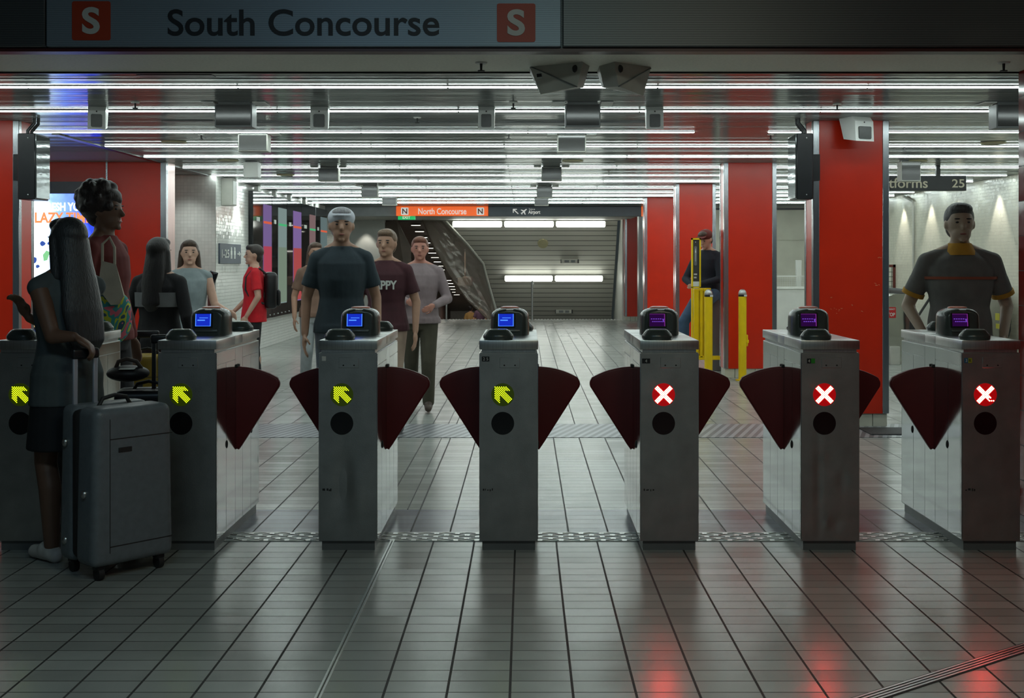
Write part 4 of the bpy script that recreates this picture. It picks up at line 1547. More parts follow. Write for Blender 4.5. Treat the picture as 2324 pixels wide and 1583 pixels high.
# portable brown boxes hanging below the ramp ceiling (display backs)
for (px, py, Y, w, lab) in ((1030, 618, 31.5, .5, 'upper brown box hanging over the ramp'), (1055, 638, 34.5, .42, 'middle brown box hanging over the ramp'), (1051, 658, 37.5, .5, 'lowest brown box hanging over the ramp')):
    p_ = at(px, py, Y)
    zc_ = 2.5 + SL * (Y - 29.5)
    t = thing('hanging_box', lab, 'display box', p_, 0)
    MB().box(-w / 2, w / 2, 0, .2, -.14, .14, .02, 1).build('case', M_brown, t)
    MB().box(-.02, .02, .08, .12, .13, max(.2, zc_ - p_.z + .02)).build('hanger', M_brown, t, smooth=False)

# ------------------------------------------------------------------ white counter, cage and gates at back right
CYY = 23.5
t = thing('service_counter', 'plain white counter block seen between two red pillars', 'counter', (xa(1792, CYY), CYY, 0), 0)
w = .55
MB().box(-w, w, 0, .5, 0, za(656, CYY), .006, 1).build('front_panel', M_white, t)
MB().box(-w - .02, w + .02, -.02, .52, za(656, CYY), za(653, CYY), .006, 1).build('top', M_white, t)
t2 = thing('mesh_cage', 'low white wire mesh cage standing on the white counter', 'cage', (xa(1792, CYY), CYY + .1, za(653, CYY)), 0)
h = za(625, CYY) - za(653, CYY)
fr_ = MB().box(-.45, -.42, 0, .03, 0, h).box(.42, .45, 0, .03, 0, h).box(-.45, .45, 0, .03, h - .03, h).box(-.45, .45, 0, .03, 0, .03)
fr_.build('frame', M_white, t2, smooth=False)
wm = MB()
for k in range(18):
    x = -.42 + .84 * (k + .5) / 18
    wm.box(x - .003, x + .003, .01, .016, .02, h - .02)
for k in range(6):
    z = h * (k + .5) / 6
    wm.box(-.43, .43, .01, .016, z - .003, z + .003)
wm.build('wire_mesh', M_white, t2, smooth=False)
o = MB().box(-.055, .055, 0, .08, 0, za(590, 24.2) - za(653, CYY), .005, 1).build('white_post', M_white, loc=(xa(1803, 24.2), CYY + .3, za(653, CYY)))
tag(o, 'short plain white post behind the mesh cage', 'post')
RY = 22.0
t = thing('framed_mesh_gate', 'brown-framed wire mesh gate leaf beyond the escalator, beside the nearest red pillar', 'gate', (xa(2030, RY), RY, 0), 0)
M_rb = mat('redbrown_frame', (0.09, 0.018, 0.012), .45, noise=(5, .1, (1, 1, 1)))
h = za(600, RY)
f = MB()
w = .2
f.box(-w - .15, w, -.02, .02, h - .05, h).box(w - .05, w, -.02, .02, 0, h).box(-w - .15, -w - .10, -.02, .02, 0, h).box(-.03, .02, -.02, .02, 0, h).box(-w - .15, w, -.02, .02, .85, .89)
f.build('frame', M_rb, t, smooth=False)
wm = MB()
for k in range(9):
    x = -.33 + .5 * k / 9
    wm.box(x - .004, x + .004, -.004, .004, .02, h - .04)
for k in range(14):
    z = .1 + (h - .15) * k / 14
    wm.box(-.34, .18, -.004, .004, z - .004, z + .004)
wm.build('wire_mesh', M_black, t, smooth=False)
# conduit on right wall
cy_ = 6.97 * FPX / (2073 - CX)
o = MB().tube([(6.97, cy_, 0), (6.97, cy_, 2.45), (6.97, cy_ + .05, 2.55), (6.97, cy_ + .5, 2.66)], .02, 8).build('conduit', M_boxgrey)
tag(o, 'thin grey conduit running up the cream tiled wall behind the man in the polo', 'conduit')

# ------------------------------------------------------------------ escalator
EX0, EX1, EY = xa(2072, 16.4), xa(2288, 16.4), 16.4
t = thing('escalator', 'steel escalator entry with black handrails beyond the man in the grey polo', 'escalator', ((EX0 + EX1) / 2, EY, 0), 0)
hw = (EX1 - EX0) / 2
M_escs = mat('escalator_steel', (0.52, 0.52, 0.48), .16, 1.0, noise=(4, .06, (1, 1, 1)), bump=(2, .05, (1, 1, 3)))
zr = 1.0


def rail_path(x, off=0):
    pts = [(x, .35, .25), (x, .14, .32 + off), (x, .02, .5)]
    for k in range(9):
        a = R(200 - 110 * k / 8)
        pts.append((x, .34 + .34 * math.cos(a), .68 + .34 * math.sin(a)))
    pts += [(x, 1.0, 1.03), (x, 2.2, 1.03), (x, 3.0, .9), (x, 5.5, -.5)]
    return pts


for sx, nm in ((-1, 'left'), (1, 'right')):
    x = sx * hw
    MB().tube(rail_path(x), .045, 12).build('handrail', M_dark, t)
    side = [(.2, 0), (.08, .25), (.03, .5), (.06, .75), (.16, .92), (.34, .985), (2.2, .985), (3.0, .86), (5.5, -.55), (5.5, -1.5), (2.6, 0)]
    MB().prism(side, x - .03, x + .03, 'x').build('balustrade', M_escs, t)
    dk = MB()
    xo = x + sx * .02
    pr = [(0, .0), (0, .30), (.10, .42), (.22, .46), (.30, .46), (.30, .0)]
    # outer rounded steel casing
    cas = MB()
    prof = [(xo, .0), (xo, 1.0)] + [(xo + sx * (.16 + .22 * math.sin(R(a))), .78 + .22 * math.cos(R(a))) for a in range(0, 91, 10)] + [(xo + sx * .38, .30), (xo + sx * .33, .25), (xo + sx * .33, 0)]
    if sx == -1:
        cas.prism(prof, .14, 3.2, 'y')
        cas.build('outer_casing', M_escs, t)
    else:
        cas.prism([(xo, 0), (xo, .5), (xo + .05, .5), (xo + .05, 0)], .14, 3.2, 'y')
        cas.build('outer_casing', M_escs, t)
MB().box(-hw + .04, hw - .04, -.5, 1.0, 0.001, .012).build('comb_plate', M_chk, t, smooth=False)
sb = MB()
for k in range(10):
    sb.box(-hw + .1, hw - .1, 1.0 + k * .4, 1.42 + k * .4, -.02 - max(0, k - 2) * .2 - .1, -.0 - max(0, k - 2) * .2)
sb.build('steps', M_rib, t, smooth=False)
sk = MB().box(-hw + .04, -hw + .12, .1, 2.6, 0, .3).box(hw - .12, hw - .04, .1, 2.6, 0, .3)
sk.build('skirt', M_escs, t, smooth=False)
# emergency stop sticker on the casing front and yellow notices on right balustrade
xo = -hw - .02
stk = MB().prism(rounded_rect(-hw - .36, -hw - .20, .66, .66 + .155, .01), .125, .14, 'y').build('stop_sticker', mat('stop_red', (.50, .02, .02), .4, noise=(6, .05, (1, 1, 1))), t, smooth=False)
for s_, wd, hh, z in (('STOP', .13, .05, .71), ('EMERGENCY', .135, .022, .785)):
    tb = text(s_, width=wd, height=hh, depth=.002, bold=.02)
    tb.bm.transform(Matrix.Translation((-hw - .28, .122, z)))
    tb.build('lettering', M_wl, stk, smooth=False)
MB().box(hw - .036, hw - .03, .22, .36, .62, .72).build('yellow_notice', M_ty, t, smooth=False)
MB().box(hw - .036, hw - .03, .2, .34, .50, .57).build('yellow_notice', M_ty, t, smooth=False)
o = MB().box(-.07, .07, 0, .06, 0, .26, .005, 1).build('junction_box', M_boxgrey, loc=(xa(2035, 16.4), 16.46, 0))
tag(o, 'small pale junction box on the foot of the escalator casing', 'junction box')

# slim stand with tilted dark screen by the white wall
SYY = 14.0
t = thing('info_stand', 'slim brown stand with tilted black screen behind the smiling woman', 'stand', (xa(479, SYY), SYY, 0), 0)
MB().box(-.035, .035, -.03, .03, 0, za(645, SYY), .006, 1).build('post', M_rb, t)
b = MB().box(-.05, .05, -.02, .02, -.09, .09, .01, 2)
b.bm.transform(Matrix.Translation((.02, -.03, za(632, SYY))) @ Matrix.Rotation(R(18), 4, 'Y'))
b.build('screen', M_blackgloss, t)
MB().box(-.15, .15, -.15, .15, 0, .02, .005, 1).build('base', M_dark, t)


# ------------------------------------------------------------------ PEOPLE
def skin(name, c):
    return mat('skin_' + name, c, .5, noise=(14, .06, (1, 1, 1)))


def cloth(name, c, r=.85):
    return mat('cloth_' + name, c, r, noise=(10, .14, (1, 1, 1)), bump=(16, .35, (1, 1, .5)))


def hair_m(name, c):
    return mat('hair_' + name, c, .45, noise=(30, .25, (3, 3, .4)), bump=(60, .4, (3, 3, .3)))


def hand(b, wrist, d, n, s, curl, side):
    """palm, four fingers and thumb. d: direction, n: palm normal (curl side)"""
    d = d.normalized()
    n = (n - d * n.dot(d)).normalized()
    u = d.cross(n)     # across the palm, towards thumb * side
    pal = wrist + d * .045 * s
    M = Matrix((u, n, d)).transposed().to_4x4()
    b.ball(pal, .040 * s, .017 * s, .052 * s, M=M, sub=(14, 10))
    for k, (off, L) in enumerate(((.028, .070), (.010, .080), (-.009, .074), (-.027, .058))):
        r = .0088 * s
        p = wrist + d * .085 * s + u * off * s
        dd = d.copy()
        for sgm, fr in ((0, .45), (1, .32), (2, .23)):
            a = curl * (0.5 + .5 * sgm)
            dd = (d * math.cos(a) + n * math.sin(a)).normalized()
            q = p + dd * L * fr * s
            b.cap(p, q, r, r * .9, 8)
            p = q
            r *= .92
    tp = wrist + d * .025 * s + u * .030 * s
    t1 = tp + (d * .6 + u * .65 + n * .35).normalized() * .040 * s
    t2 = t1 + (d * .85 + u * .15 + n * .5).normalized() * .032 * s
    b.cap(tp, t1, .011 * s, .010 * s, 8)
    b.cap(t1, t2, .010 * s, .008 * s, 8)


def person(label, loc, rz, h, skinc, hairc, top, bottom, shoes, pose=None, sleeve='short', legs='long', hair='short', wide=1.0, lean=0.0, extras=None, cap_=None, group=None, vox=.009, band=None, female=False, collar=None, top_hem=.86):
    pose = pose or {}
    s = h / 1.70
    t = thing('person', label, 'person', loc, rz, group)
    Ml = Matrix.Translation((0, 0, .92)) @ Matrix.Rotation(lean, 4, 'X') @ Matrix.Translation((0, 0, -.92))
    tilt = pose.get('head_tilt', 0.0)
    turn = pose.get('head_turn', 0.0)
    Mh = Ml @ Matrix.Translation((0, 0, 1.46)) @ Matrix.Rotation(turn, 4, 'Z') @ Matrix.Rotation(tilt, 4, 'X') @ Matrix.Translation((0, 0, -1.46))
    S = Matrix.Scale(s, 4)
    hipz = pose.get('hip', (0, 0, 0))
    Off = Matrix.Translation(Vector(hipz))
    Mt = S @ Off @ Ml
    Mhd = S @ Off @ Mh

    def jt(name, default, mtx=None):
        if name in pose:
            return S @ Vector(pose[name])
        return (mtx if mtx is not None else S) @ Vector(default)
    J = {}
    for sx, n_ in ((1, 'l'), (-1, 'r')):
        J[n_ + 'sh'] = Mt @ Vector((sx * .160 * wide, .005, 1.365))
        J[n_ + 'el'] = jt(n_ + 'el', (sx * .235 * wide, .03, 1.10), Mt)
        J[n_ + 'wr'] = jt(n_ + 'wr', (sx * .245 * wide, -.04, .86), Mt)
        J[n_ + 'hp'] = S @ Off @ Vector((sx * .088, 0, .90))
        J[n_ + 'kn'] = jt(n_ + 'kn', (sx * .098, -.01, .49))
        J[n_ + 'an'] = jt(n_ + 'an', (sx * .10, .03, .085))
    fd = Vector(pose.get('foot_dir', (0, -1, 0)))
    b = MB()
    rings = [(0, 0, .82, .10, .09), (0, 0, .86, .150, .112), (0, .005, .93, .162 * (1.04 if female else 1), .12), (0, 0, 1.02, .145 * wide, .108), (0, 0, 1.10, .132 * wide, .100), (0, -.005, 1.22, .150 * wide, .112), (0, 0, 1.33, .160 * wide, .105), (0, .005, 1.385, .130 * wide, .082), (0, .01, 1.435, .075, .062), (0, .005, 1.48, .054, .056), (0, 0, 1.53, .052, .055)]
    b.loft([(x, y, z, rx, ry) for x, y, z, rx, ry in rings], 24, Mt)
    b.ball(Mhd @ Vector((0, 0, 1.60)), .077 * s, .096 * s, .105 * s, M=Mhd.to_3x3().normalized().to_4x4())
    b.ball(Mhd @ Vector((0, -.028, 1.535)), .058 * s, .066 * s, .062 * s, M=Mhd.to_3x3().normalized().to_4x4())
    b.cap(Mhd @ Vector((0, -.088, 1.60)), Mhd @ Vector((0, -.108, 1.566)), .010 * s, .014 * s, 8)   # nose
    b.ball(Mhd @ Vector((0, -.086, 1.528)), .022 * s, .012 * s, .007 * s)
    b.ball(Mhd @ Vector((0, -.082, 1.492)), .020 * s, .016 * s, .014 * s)
    for sx in (-1, 1):
        b.ball(Mhd @ Vector((sx * .078, .005, 1.585)), .012 * s, .020 * s, .030 * s)
    for n_, sx in (('l', 1), ('r', -1)):
        b.cap(J[n_ + 'sh'], J[n_ + 'el'], .050 * s, .037 * s)
        b.cap(Mt @ Vector((sx * .045, .012, 1.435)), J[n_ + 'sh'] + Vector((0, 0, .004)), .045 * s, .045 * s)
        b.cap(J[n_ + 'el'], J[n_ + 'wr'], .038 * s, .025 * s)
        d_ = (J[n_ + 'wr'] - J[n_ + 'el']).normalized()
        nrm_ = Vector(pose.get(n_ + 'palm', (-sx, .1, 0)))
        hand(b, J[n_ + 'wr'] + d_ * .01, Vector(pose.get(n_ + 'hd', d_)), nrm_, s, pose.get(n_ + 'curl', .45), sx)
        b.cap(J[n_ + 'hp'], J[n_ + 'kn'], .085 * s, .054 * s)
        m_ = J[n_ + 'kn'].lerp(J[n_ + 'an'], .3) + Vector((0, .02 * s, 0))
        b.cap(J[n_ + 'kn'], m_, .053 * s, .055 * s)
        b.cap(m_, J[n_ + 'an'], .055 * s, .037 * s)
        b.cap(J[n_ + 'an'] - Vector((0, 0, .045 * s)), J[n_ + 'an'] + fd * .13 * s - Vector((0, 0, .055 * s)), .033 * s, .026 * s)
    b.build_remesh('body', skinc, t, vox)
    # eyes and brows
    eb = MB()
    for sx in (-1, 1):
        eb.ball(Mhd @ Vector((sx * .031, -.084, 1.597)), .011 * s, .008 * s, .006 * s, sub=(8, 6))
        eb.ball(Mhd @ Vector((sx * .032, -.088, 1.617)), .018 * s, .006 * s, .004 * s, sub=(8, 6))
    eb.build('eyes', M_dark, t)
    MB().ball(Mhd @ Vector((0, -.093, 1.528)), .020 * s, .006 * s, .005 * s, sub=(10, 6)).build('mouth', mat('lips', (.30, .09, .08), .5, noise=(9, .05, (1, 1, 1))), t)
    # hair
    hb = MB()
    R3 = Mhd.to_3x3().normalized().to_4x4()
    if hair != 'none':
        hb.ball(Mhd @ Vector((0, .022, 1.628)), .087 * s, .098 * s, .092 * s, M=R3)
        hb.ball(Mhd @ Vector((0, -.035, 1.675)), .068 * s, .058 * s, .040 * s, M=R3)
        hb.ball(Mhd @ Vector((0, .05, 1.57)), .074 * s, .058 * s, .075 * s, M=R3)
    if hair == 'long':
        for sx in (-1, 1):
            hb.cap(Mhd @ Vector((sx * .072, .01, 1.60)), Mhd @ Vector((sx * .085, .02, 1.42)), .026 * s, .030 * s)
            hb.cap(Mhd @ Vector((sx * .085, .02, 1.42)), Mt @ Vector((sx * .09, -.03, 1.24)), .030 * s, .015 * s)
        hb.loft([(0, .10, 1.14, .04, .02), (0, .11, 1.20, .085, .035), (0, .09, 1.36, .10, .04), (0, .07, 1.50, .088, .045), (0, .05, 1.60, .08, .05)], 18, Mt)
    if hair == 'verylong':
        hb.loft([(-.01, .15, 1.02, .05, .02), (-.01, .15, 1.10, .10, .04), (0, .13, 1.25, .115, .05), (0, .10, 1.40, .10, .055), (0, .07, 1.50, .09, .06), (0, .05, 1.60, .085, .065)], 18, Mt)
        for sx in (-1, 1):
            hb.cap(Mhd @ Vector((sx * .07, .0, 1.61)), Mhd @ Vector((sx * .08, .04, 1.42)), .028 * s, .034 * s)
    if hair == 'afro':
        hb.ball(Mhd @ Vector((0, .04, 1.64)), .115 * s, .115 * s, .118 * s)
        for q in range(60):
            a1, a2 = random.uniform(0, 2 * PI), random.uniform(-.5, 1.5)
            hb.ball(Mhd @ Vector((.108 * math.cos(a1) * math.cos(a2), .04 + .108 * math.sin(a1) * math.cos(a2), 1.64 + .112 * math.sin(a2))), random.uniform(.018, .034) * s, sub=(8, 6))
    if hair != 'none':
        hb.build_remesh('hair', hairc, t, vox)
    # top
    g = .016
    cb = MB()
    lo = top_hem
    trs = [(x, y, z, max(rx + g, .186) if z < .97 else rx + g, max(ry + g, .146) if z < .97 else ry + g) for x, y, z, rx, ry in rings if lo < z < 1.42]
    hemw = .192 * max(1, wide * .97)
    trs = [(0, 0, lo, hemw, .152), (0, 0, lo + .05, hemw - .003, .150)] + [r for r in trs if r[2] > lo + .07] + [(0, .008, 1.425, .10, .08), (0, .008, 1.45, .075, .07)]
    cb.loft(trs, 24, Mt)
    for n_ in 'lr':
        sh, el, wr = J[n_ + 'sh'], J[n_ + 'el'], J[n_ + 'wr']
        cb.cap(Mt @ Vector(((1 if n_ == 'l' else -1) * .06, .010, 1.415)), sh + Vector((0, 0, .002)), .050 * s, .054 * s)
        if sleeve == 'none':
            cb.ball(sh, .055 * s)
        elif sleeve == 'short':
            cb.cap(sh, sh.lerp(el, .45), .057 * s, .056 * s)
            cb.cyl(sh.lerp(el, .4), sh.lerp(el, .72), .058 * s, .062 * s)
        else:
            cb.cap(sh, el, .058 * s, .049 * s)
            cb.cap(el, el.lerp(wr, .93), .052 * s, .037 * s)
    tp_ = cb.build_remesh('top', top, t, vox)
    if sleeve == 'short' and collar:
        for n_ in 'lr':
            sh, el = J[n_ + 'sh'], J[n_ + 'el']
            MB().cyl(sh.lerp(el, .66), sh.lerp(el, .75), .066 * s, .067 * s).build('cuff', collar, tp_)
        MB().loft([(0, .0, 1.405, .105, .092), (0, .004, 1.44, .085, .080), (0, .006, 1.475, .066, .068)], 24, Mt).build('collar', collar, tp_)
    if band:
        z0_, z1_, bm_ = band
        MB().loft([(0, 0, z0_, .182 * wide, .132), (0, 0, z1_, .186 * wide, .132)], 24, Mt).build('band', bm_, tp_)
    # bottom
    cb = MB()
    cb.loft([(0, 0, .80, .15, .115), (0, 0, .86, .168, .128), (0, .005, .93, .176, .134), (0, 0, 1.0, .158 * wide, .122), (0, 0, 1.03, .15 * wide, .115)], 24, S @ Off)
    for n_ in 'lr':
        hp, kn, an = J[n_ + 'hp'], J[n_ + 'kn'], J[n_ + 'an']
        if legs == 'long':
            cb.cap(hp, kn, .096 * s, .072 * s)
            cb.cap(kn, an + Vector((0, 0, .0)), .072 * s, .058 * s)
        elif legs == 'shorts':
            cb.cap(hp, hp.lerp(kn, .7), .100 * s, .088 * s)
            cb.cyl(hp.lerp(kn, .6), hp.lerp(kn, .95), .088 * s, .092 * s)
    if legs == 'skirt':
        cb.loft([(0, 0, .56, .20, .17), (0, 0, .70, .19, .155), (0, 0, .88, .175, .135)], 24, S @ Off)
    cb.build_remesh('trousers' if legs == 'long' else legs, bottom, t, vox)
    for n_ in 'lr':
        an = J[n_ + 'an']
        sb = MB()
        sb.cap(an - Vector((0, 0, .040 * s)), an + fd * .14 * s - Vector((0, 0, .050 * s)), .043 * s, .034 * s)
        sb.cap(an + fd * (-.03 * s) - Vector((0, 0, .05 * s)), an + fd * .05 * s - Vector((0, 0, .03 * s)), .038 * s, .042 * s)
        sb.build_remesh('shoe', shoes, t, .01, 1)
    if cap_:
        c1 = MB().ball(Mhd @ Vector((0, .012, 1.645)), .094 * s, .108 * s, .075 * s, M=R3)
        c1.loft([(0, -.10, 1.655, .075, .065), (0, -.105, 1.663, .07, .06)], 20, Mhd)
        c1.build_remesh('cap', cap_, t, vox)
    return t, J, Mt, S


SK1, SK2, SK3 = skin('tan', (.42, .24, .16)), skin('dark', (.16, .085, .055)), skin('fair', (.55, .33, .24))
H_blk, H_brn = hair_m('black', (.012, .010, .010)), hair_m('brown', (.06, .035, .022))
# --- front woman with suitcase
pW = Vector((-2.25, 5.71, 0))
rzW = R(236)


def local(p, base, rz, h):
    v = Matrix.Rotation(-rz, 4, 'Z') @ (Vector(p) - base)
    return v / (h / 1.70)


hW = 1.655


def toW(v):
    return Matrix.Rotation(-rzW, 3, 'Z') @ Vector(v)


person('woman at far left in loose grey top and black skirt, holding the suitcase handle', pW, rzW, hW, SK2, hair_m('greyblack', (.035, .038, .042)),
       cloth('slate', (.075, .095, .10)), cloth('black', (.010, .012, .016)), cloth('offwhite_shoe', (.55, .53, .50), .6),
       pose=dict(lel=local((-2.235, 5.50, 1.10), pW, rzW, hW), lwr=local((-2.125, 5.475, 1.10), pW, rzW, hW), lcurl=1.3,
                 lhd=toW((.85, .1, -.6)), lpalm=toW((.1, .1, -1)),
                 rel=local((-2.32, 5.86, 1.10), pW, rzW, hW), rwr=local((-2.425, 5.69, 1.18), pW, rzW, hW), rcurl=.9, rhd=toW((-.35, -.2, .85)),
                 lkn=(.085, -.05, .49), lan=(.085, .0, .085), rkn=(-.085, .03, .48), ran=(-.085, .17, .10)),
       sleeve='none', legs='skirt', hair='verylong', female=True, vox=.008, top_hem=.78)

# --- tall person behind with afro hair
pB = Vector((xa(238, 7.35), 7.35, 0))
person('tall person with big dark hair and maroon top, behind the tie-dye bag', pB, R(82), 1.90, SK2, hair_m('darkbrown', (.02, .012, .012)),
       cloth('maroon_dark', (.13, .018, .016)), cloth('charcoal', (.02, .02, .024)), cloth('black_shoe', (.012, .012, .012), .5),
       pose=dict(lkn=(.09, -.06, .49), rkn=(-.09, .02, .49), ran=(-.09, .10, .09)), hair='afro', sleeve='long')
# --- black-haired traveller with grey striped top
pC = Vector((xa(362, 8.6), 8.6, 0))
person('traveller with long black hair and broad grey stripe across a black top', pC, R(165), 1.62, SK1, H_blk,
       cloth('jetblack', (.010, .010, .012)), cloth('wine_black', (.030, .008, .012)), MATS['cloth_black_shoe'],
       hair='long', sleeve='long', band=(1.18, 1.29, cloth('stripe_grey', (.16, .17, .175))), wide=1.1)
# --- smiling woman
pD = Vector((xa(430, 10.6), 10.6, 0))
person('smiling woman with long dark hair, pale top and dark cardigan, facing the gates', pD, R(18), 1.64, SK3, H_brn,
       cloth('pale_teal', (.24, .29, .30)), cloth('grey_linen', (.20, .18, .18)), cloth('grey_shoe', (.15, .15, .15), .6),
       pose=dict(lel=(.23, -.06, 1.10), lwr=(.34, -.22, 1.04)), hair='long', sleeve='none', female=True)
# --- boy in red
pE = Vector((xa(576, 13.3), 13.3, 0))
person('boy in bright red T-shirt with a black backpack, standing in profile before the advert panels', pE, R(-72), 1.64, SK3, hair_m('darkbrown2', (.03, .022, .018)),
       cloth('bright_red', (.62, .012, .022)), cloth('black_trouser', (.012, .012, .014)), MATS['cloth_black_shoe'],
       pose=dict(rel=(-.23, -.02, 1.10), rwr=(-.21, -.20, .93), lel=(.23, .03, 1.1), lwr=(.22, -.10, .88)), hair='short', top_hem=.80)


def backpack(base, rz, s, label, m):
    t = thing('backpack', label, 'backpack', base, rz)
    MB().box(-.14, .14, -.07, .07, 0, .42, .05, 4).build('bag', m, t)
    MB().box(-.11, .11, .06, .11, .03, .22, .03, 3).build('front_pocket', m, t)
    for sx in (-1, 1):
        x = sx * .10
        MB().tube([(x, -.06, .40), (x, -.12, .455), (x, -.20, .455), (x, -.275, .36), (x, -.285, .22), (x * 1.1, -.22, .10), (x * 1.1, -.08, .06)], .013, 8).build('strap', M_dark, t)
    return t


bdir = Matrix.Rotation(R(-72), 4, 'Z') @ Vector((0, .185, 0))
backpack(pE + bdir + Vector((0, 0, .92)), R(-72), 1, 'black backpack on the back of the boy in red', M_black)
# --- the passing group
pF = Vector((xa(775, 8.6), 8.6, 0))
person('tall man in white cap and dark navy top with grey-blue jeans, behind the dented gate', pF, R(10), 1.84, SK1, hair_m('grey', (.30, .30, .32)),
       cloth('navy', (.030, .048, .060)), cloth('greyblue_jeans', (.14, .17, .21)), MATS['cloth_grey_shoe'],
       pose=dict(lkn=(.09, -.12, .50), lan=(.09, -.10, .09), ran=(-.09, .22, .12), rkn=(-.09, .02, .48)), cap_=cloth('white_cap', (.60, .64, .70)), hair='short', wide=1.0)
pG = Vector((xa(877, 9.9), 9.9, 0))
person('person in dark maroon T-shirt with white chest lettering and beige trousers', pG, R(-8), 1.72, SK1, hair_m('sandy', (.16, .10, .06)),
       cloth('maroon', (.055, .014, .020)), cloth('beige', (.34, .25, .19)), MATS['cloth_grey_shoe'],
       pose=dict(lkn=(.09, -.10, .50), ran=(-.09, .18, .11)), hair='short', wide=1.06)
tb = text('HAPPY', width=.26, height=.075, depth=.004, bold=.03)
# wrap the lettering onto the chest
G = [o for o in bpy.data.objects if o.get('label', '').startswith('person in dark maroon')][0]
topG = [c for c in G.children if c.name.startswith('top')][0]
for v in tb.bm.verts:
    a = v.co.x / .19
    v.co = Vector((.19 * math.sin(a), -.142 * math.cos(a) + v.co.y - .004, v.co.z + 1.26))
tb.build('chest_lettering', M_wl, topG, smooth=False)
pH = Vector((xa(953, 11.4), 11.4, 0))
person('person in mauve-grey jumper and dark olive trousers walking toward the gates', pH, R(4), 1.69, skin('pink', (.50, .22, .16)), hair_m('auburn', (.20, .075, .045)),
       cloth('mauve', (.27, .21, .22)), cloth('olive', (.055, .05, .032)), cloth('brown_shoe', (.06, .04, .03), .6),
       pose=dict(lkn=(.085, -.12, .49), lan=(.085, -.12, .10), rkn=(-.085, .03, .48), ran=(-.085, .22, .13), rel=(-.26, -.02, 1.12), rwr=(-.12, -.2, 1.08), lel=(.27, -.01, 1.10), lwr=(.14, -.2, 1.04)),
       hair='short', sleeve='long', wide=1.12, female=True)
pI = Vector((xa(716, 13.0), 13.0, 0))
person('person in tan-brown top and pale grey jeans at the left of the walking group', pI, R(20), 1.66, SK1, hair_m('brown3', (.10, .06, .04)),
       cloth('tanbrown', (.20, .12, .085)), cloth('palegrey', (.36, .39, .40)), MATS['cloth_grey_shoe'],
       pose=dict(lkn=(.085, -.12, .49), ran=(-.085, .2, .12)), hair='long', female=True)
# --- seated man in dark jacket
pJ = Vector((xa(1603, 15.42), 15.40, 0))
person('man in dark jacket, red cap and blue jeans perched on a grey cabinet, looking down', pJ, R(-38), 1.74, SK3, H_brn,
       cloth('darknavy', (.012, .014, .024)), cloth('blue_jeans', (.045, .085, .15)), MATS['cloth_brown_shoe'],
       pose=dict(hip=(0.02, .02, .13), lkn=(.14, -.36, .86), lan=(.16, -.30, .42), rkn=(-.14, -.34, .66), ran=(-.13, -.34, .16), lel=(.25, -.10, 1.20), lwr=(.06, -.27, 1.14), rel=(-.25, -.10, 1.2), rwr=(-.06, -.27, 1.12),
                 head_tilt=R(18)), lean=R(4), sleeve='long', cap_=cloth('dullred_cap', (.13, .025, .02)), hair='short')
# --- man in the polo at right
pK = Vector((xa(2178, 7.35), 7.35, 0))
person('broad man in dark grey polo with yellow collar and cuffs, standing behind the rightmost gate', pK, R(-8), 1.81, skin('olive', (.40, .30, .22)), hair_m('grizzled', (.07, .07, .068)),
       cloth('polo_grey', (.15, .148, .14)), cloth('dark_slacks', (.035, .035, .04)), MATS['cloth_black_shoe'],
       pose=dict(lel=(.285, .07, 1.10), lwr=(.22, -.11, .93), rel=(-.285, .07, 1.10), rwr=(-.22, -.11, .93)), collar=cloth('amber', (.50, .26, .03)), band=(1.262, 1.278, cloth('rust', (.32, .09, .05))), hair='short', wide=1.16)
# --- two far figures down the ramp
for (px, Y, lab, c1, c2) in ((1068, 44, 'far small figure in yellow-brown top at the foot of the ramp', (.40, .24, .08), (.06, .05, .06)), (1090, 43, 'far small figure in dark purple top at the foot of the ramp', (.07, .035, .06), (.04, .03, .04))):
    person(lab, (xa(px, Y), Y, SL * (Y - 29.4)), R(170), 1.68, SK1, H_blk, cloth('far_%d' % px, c1), cloth('farb_%d' % px, c2), MATS['cloth_black_shoe'], hair='short', vox=.016)

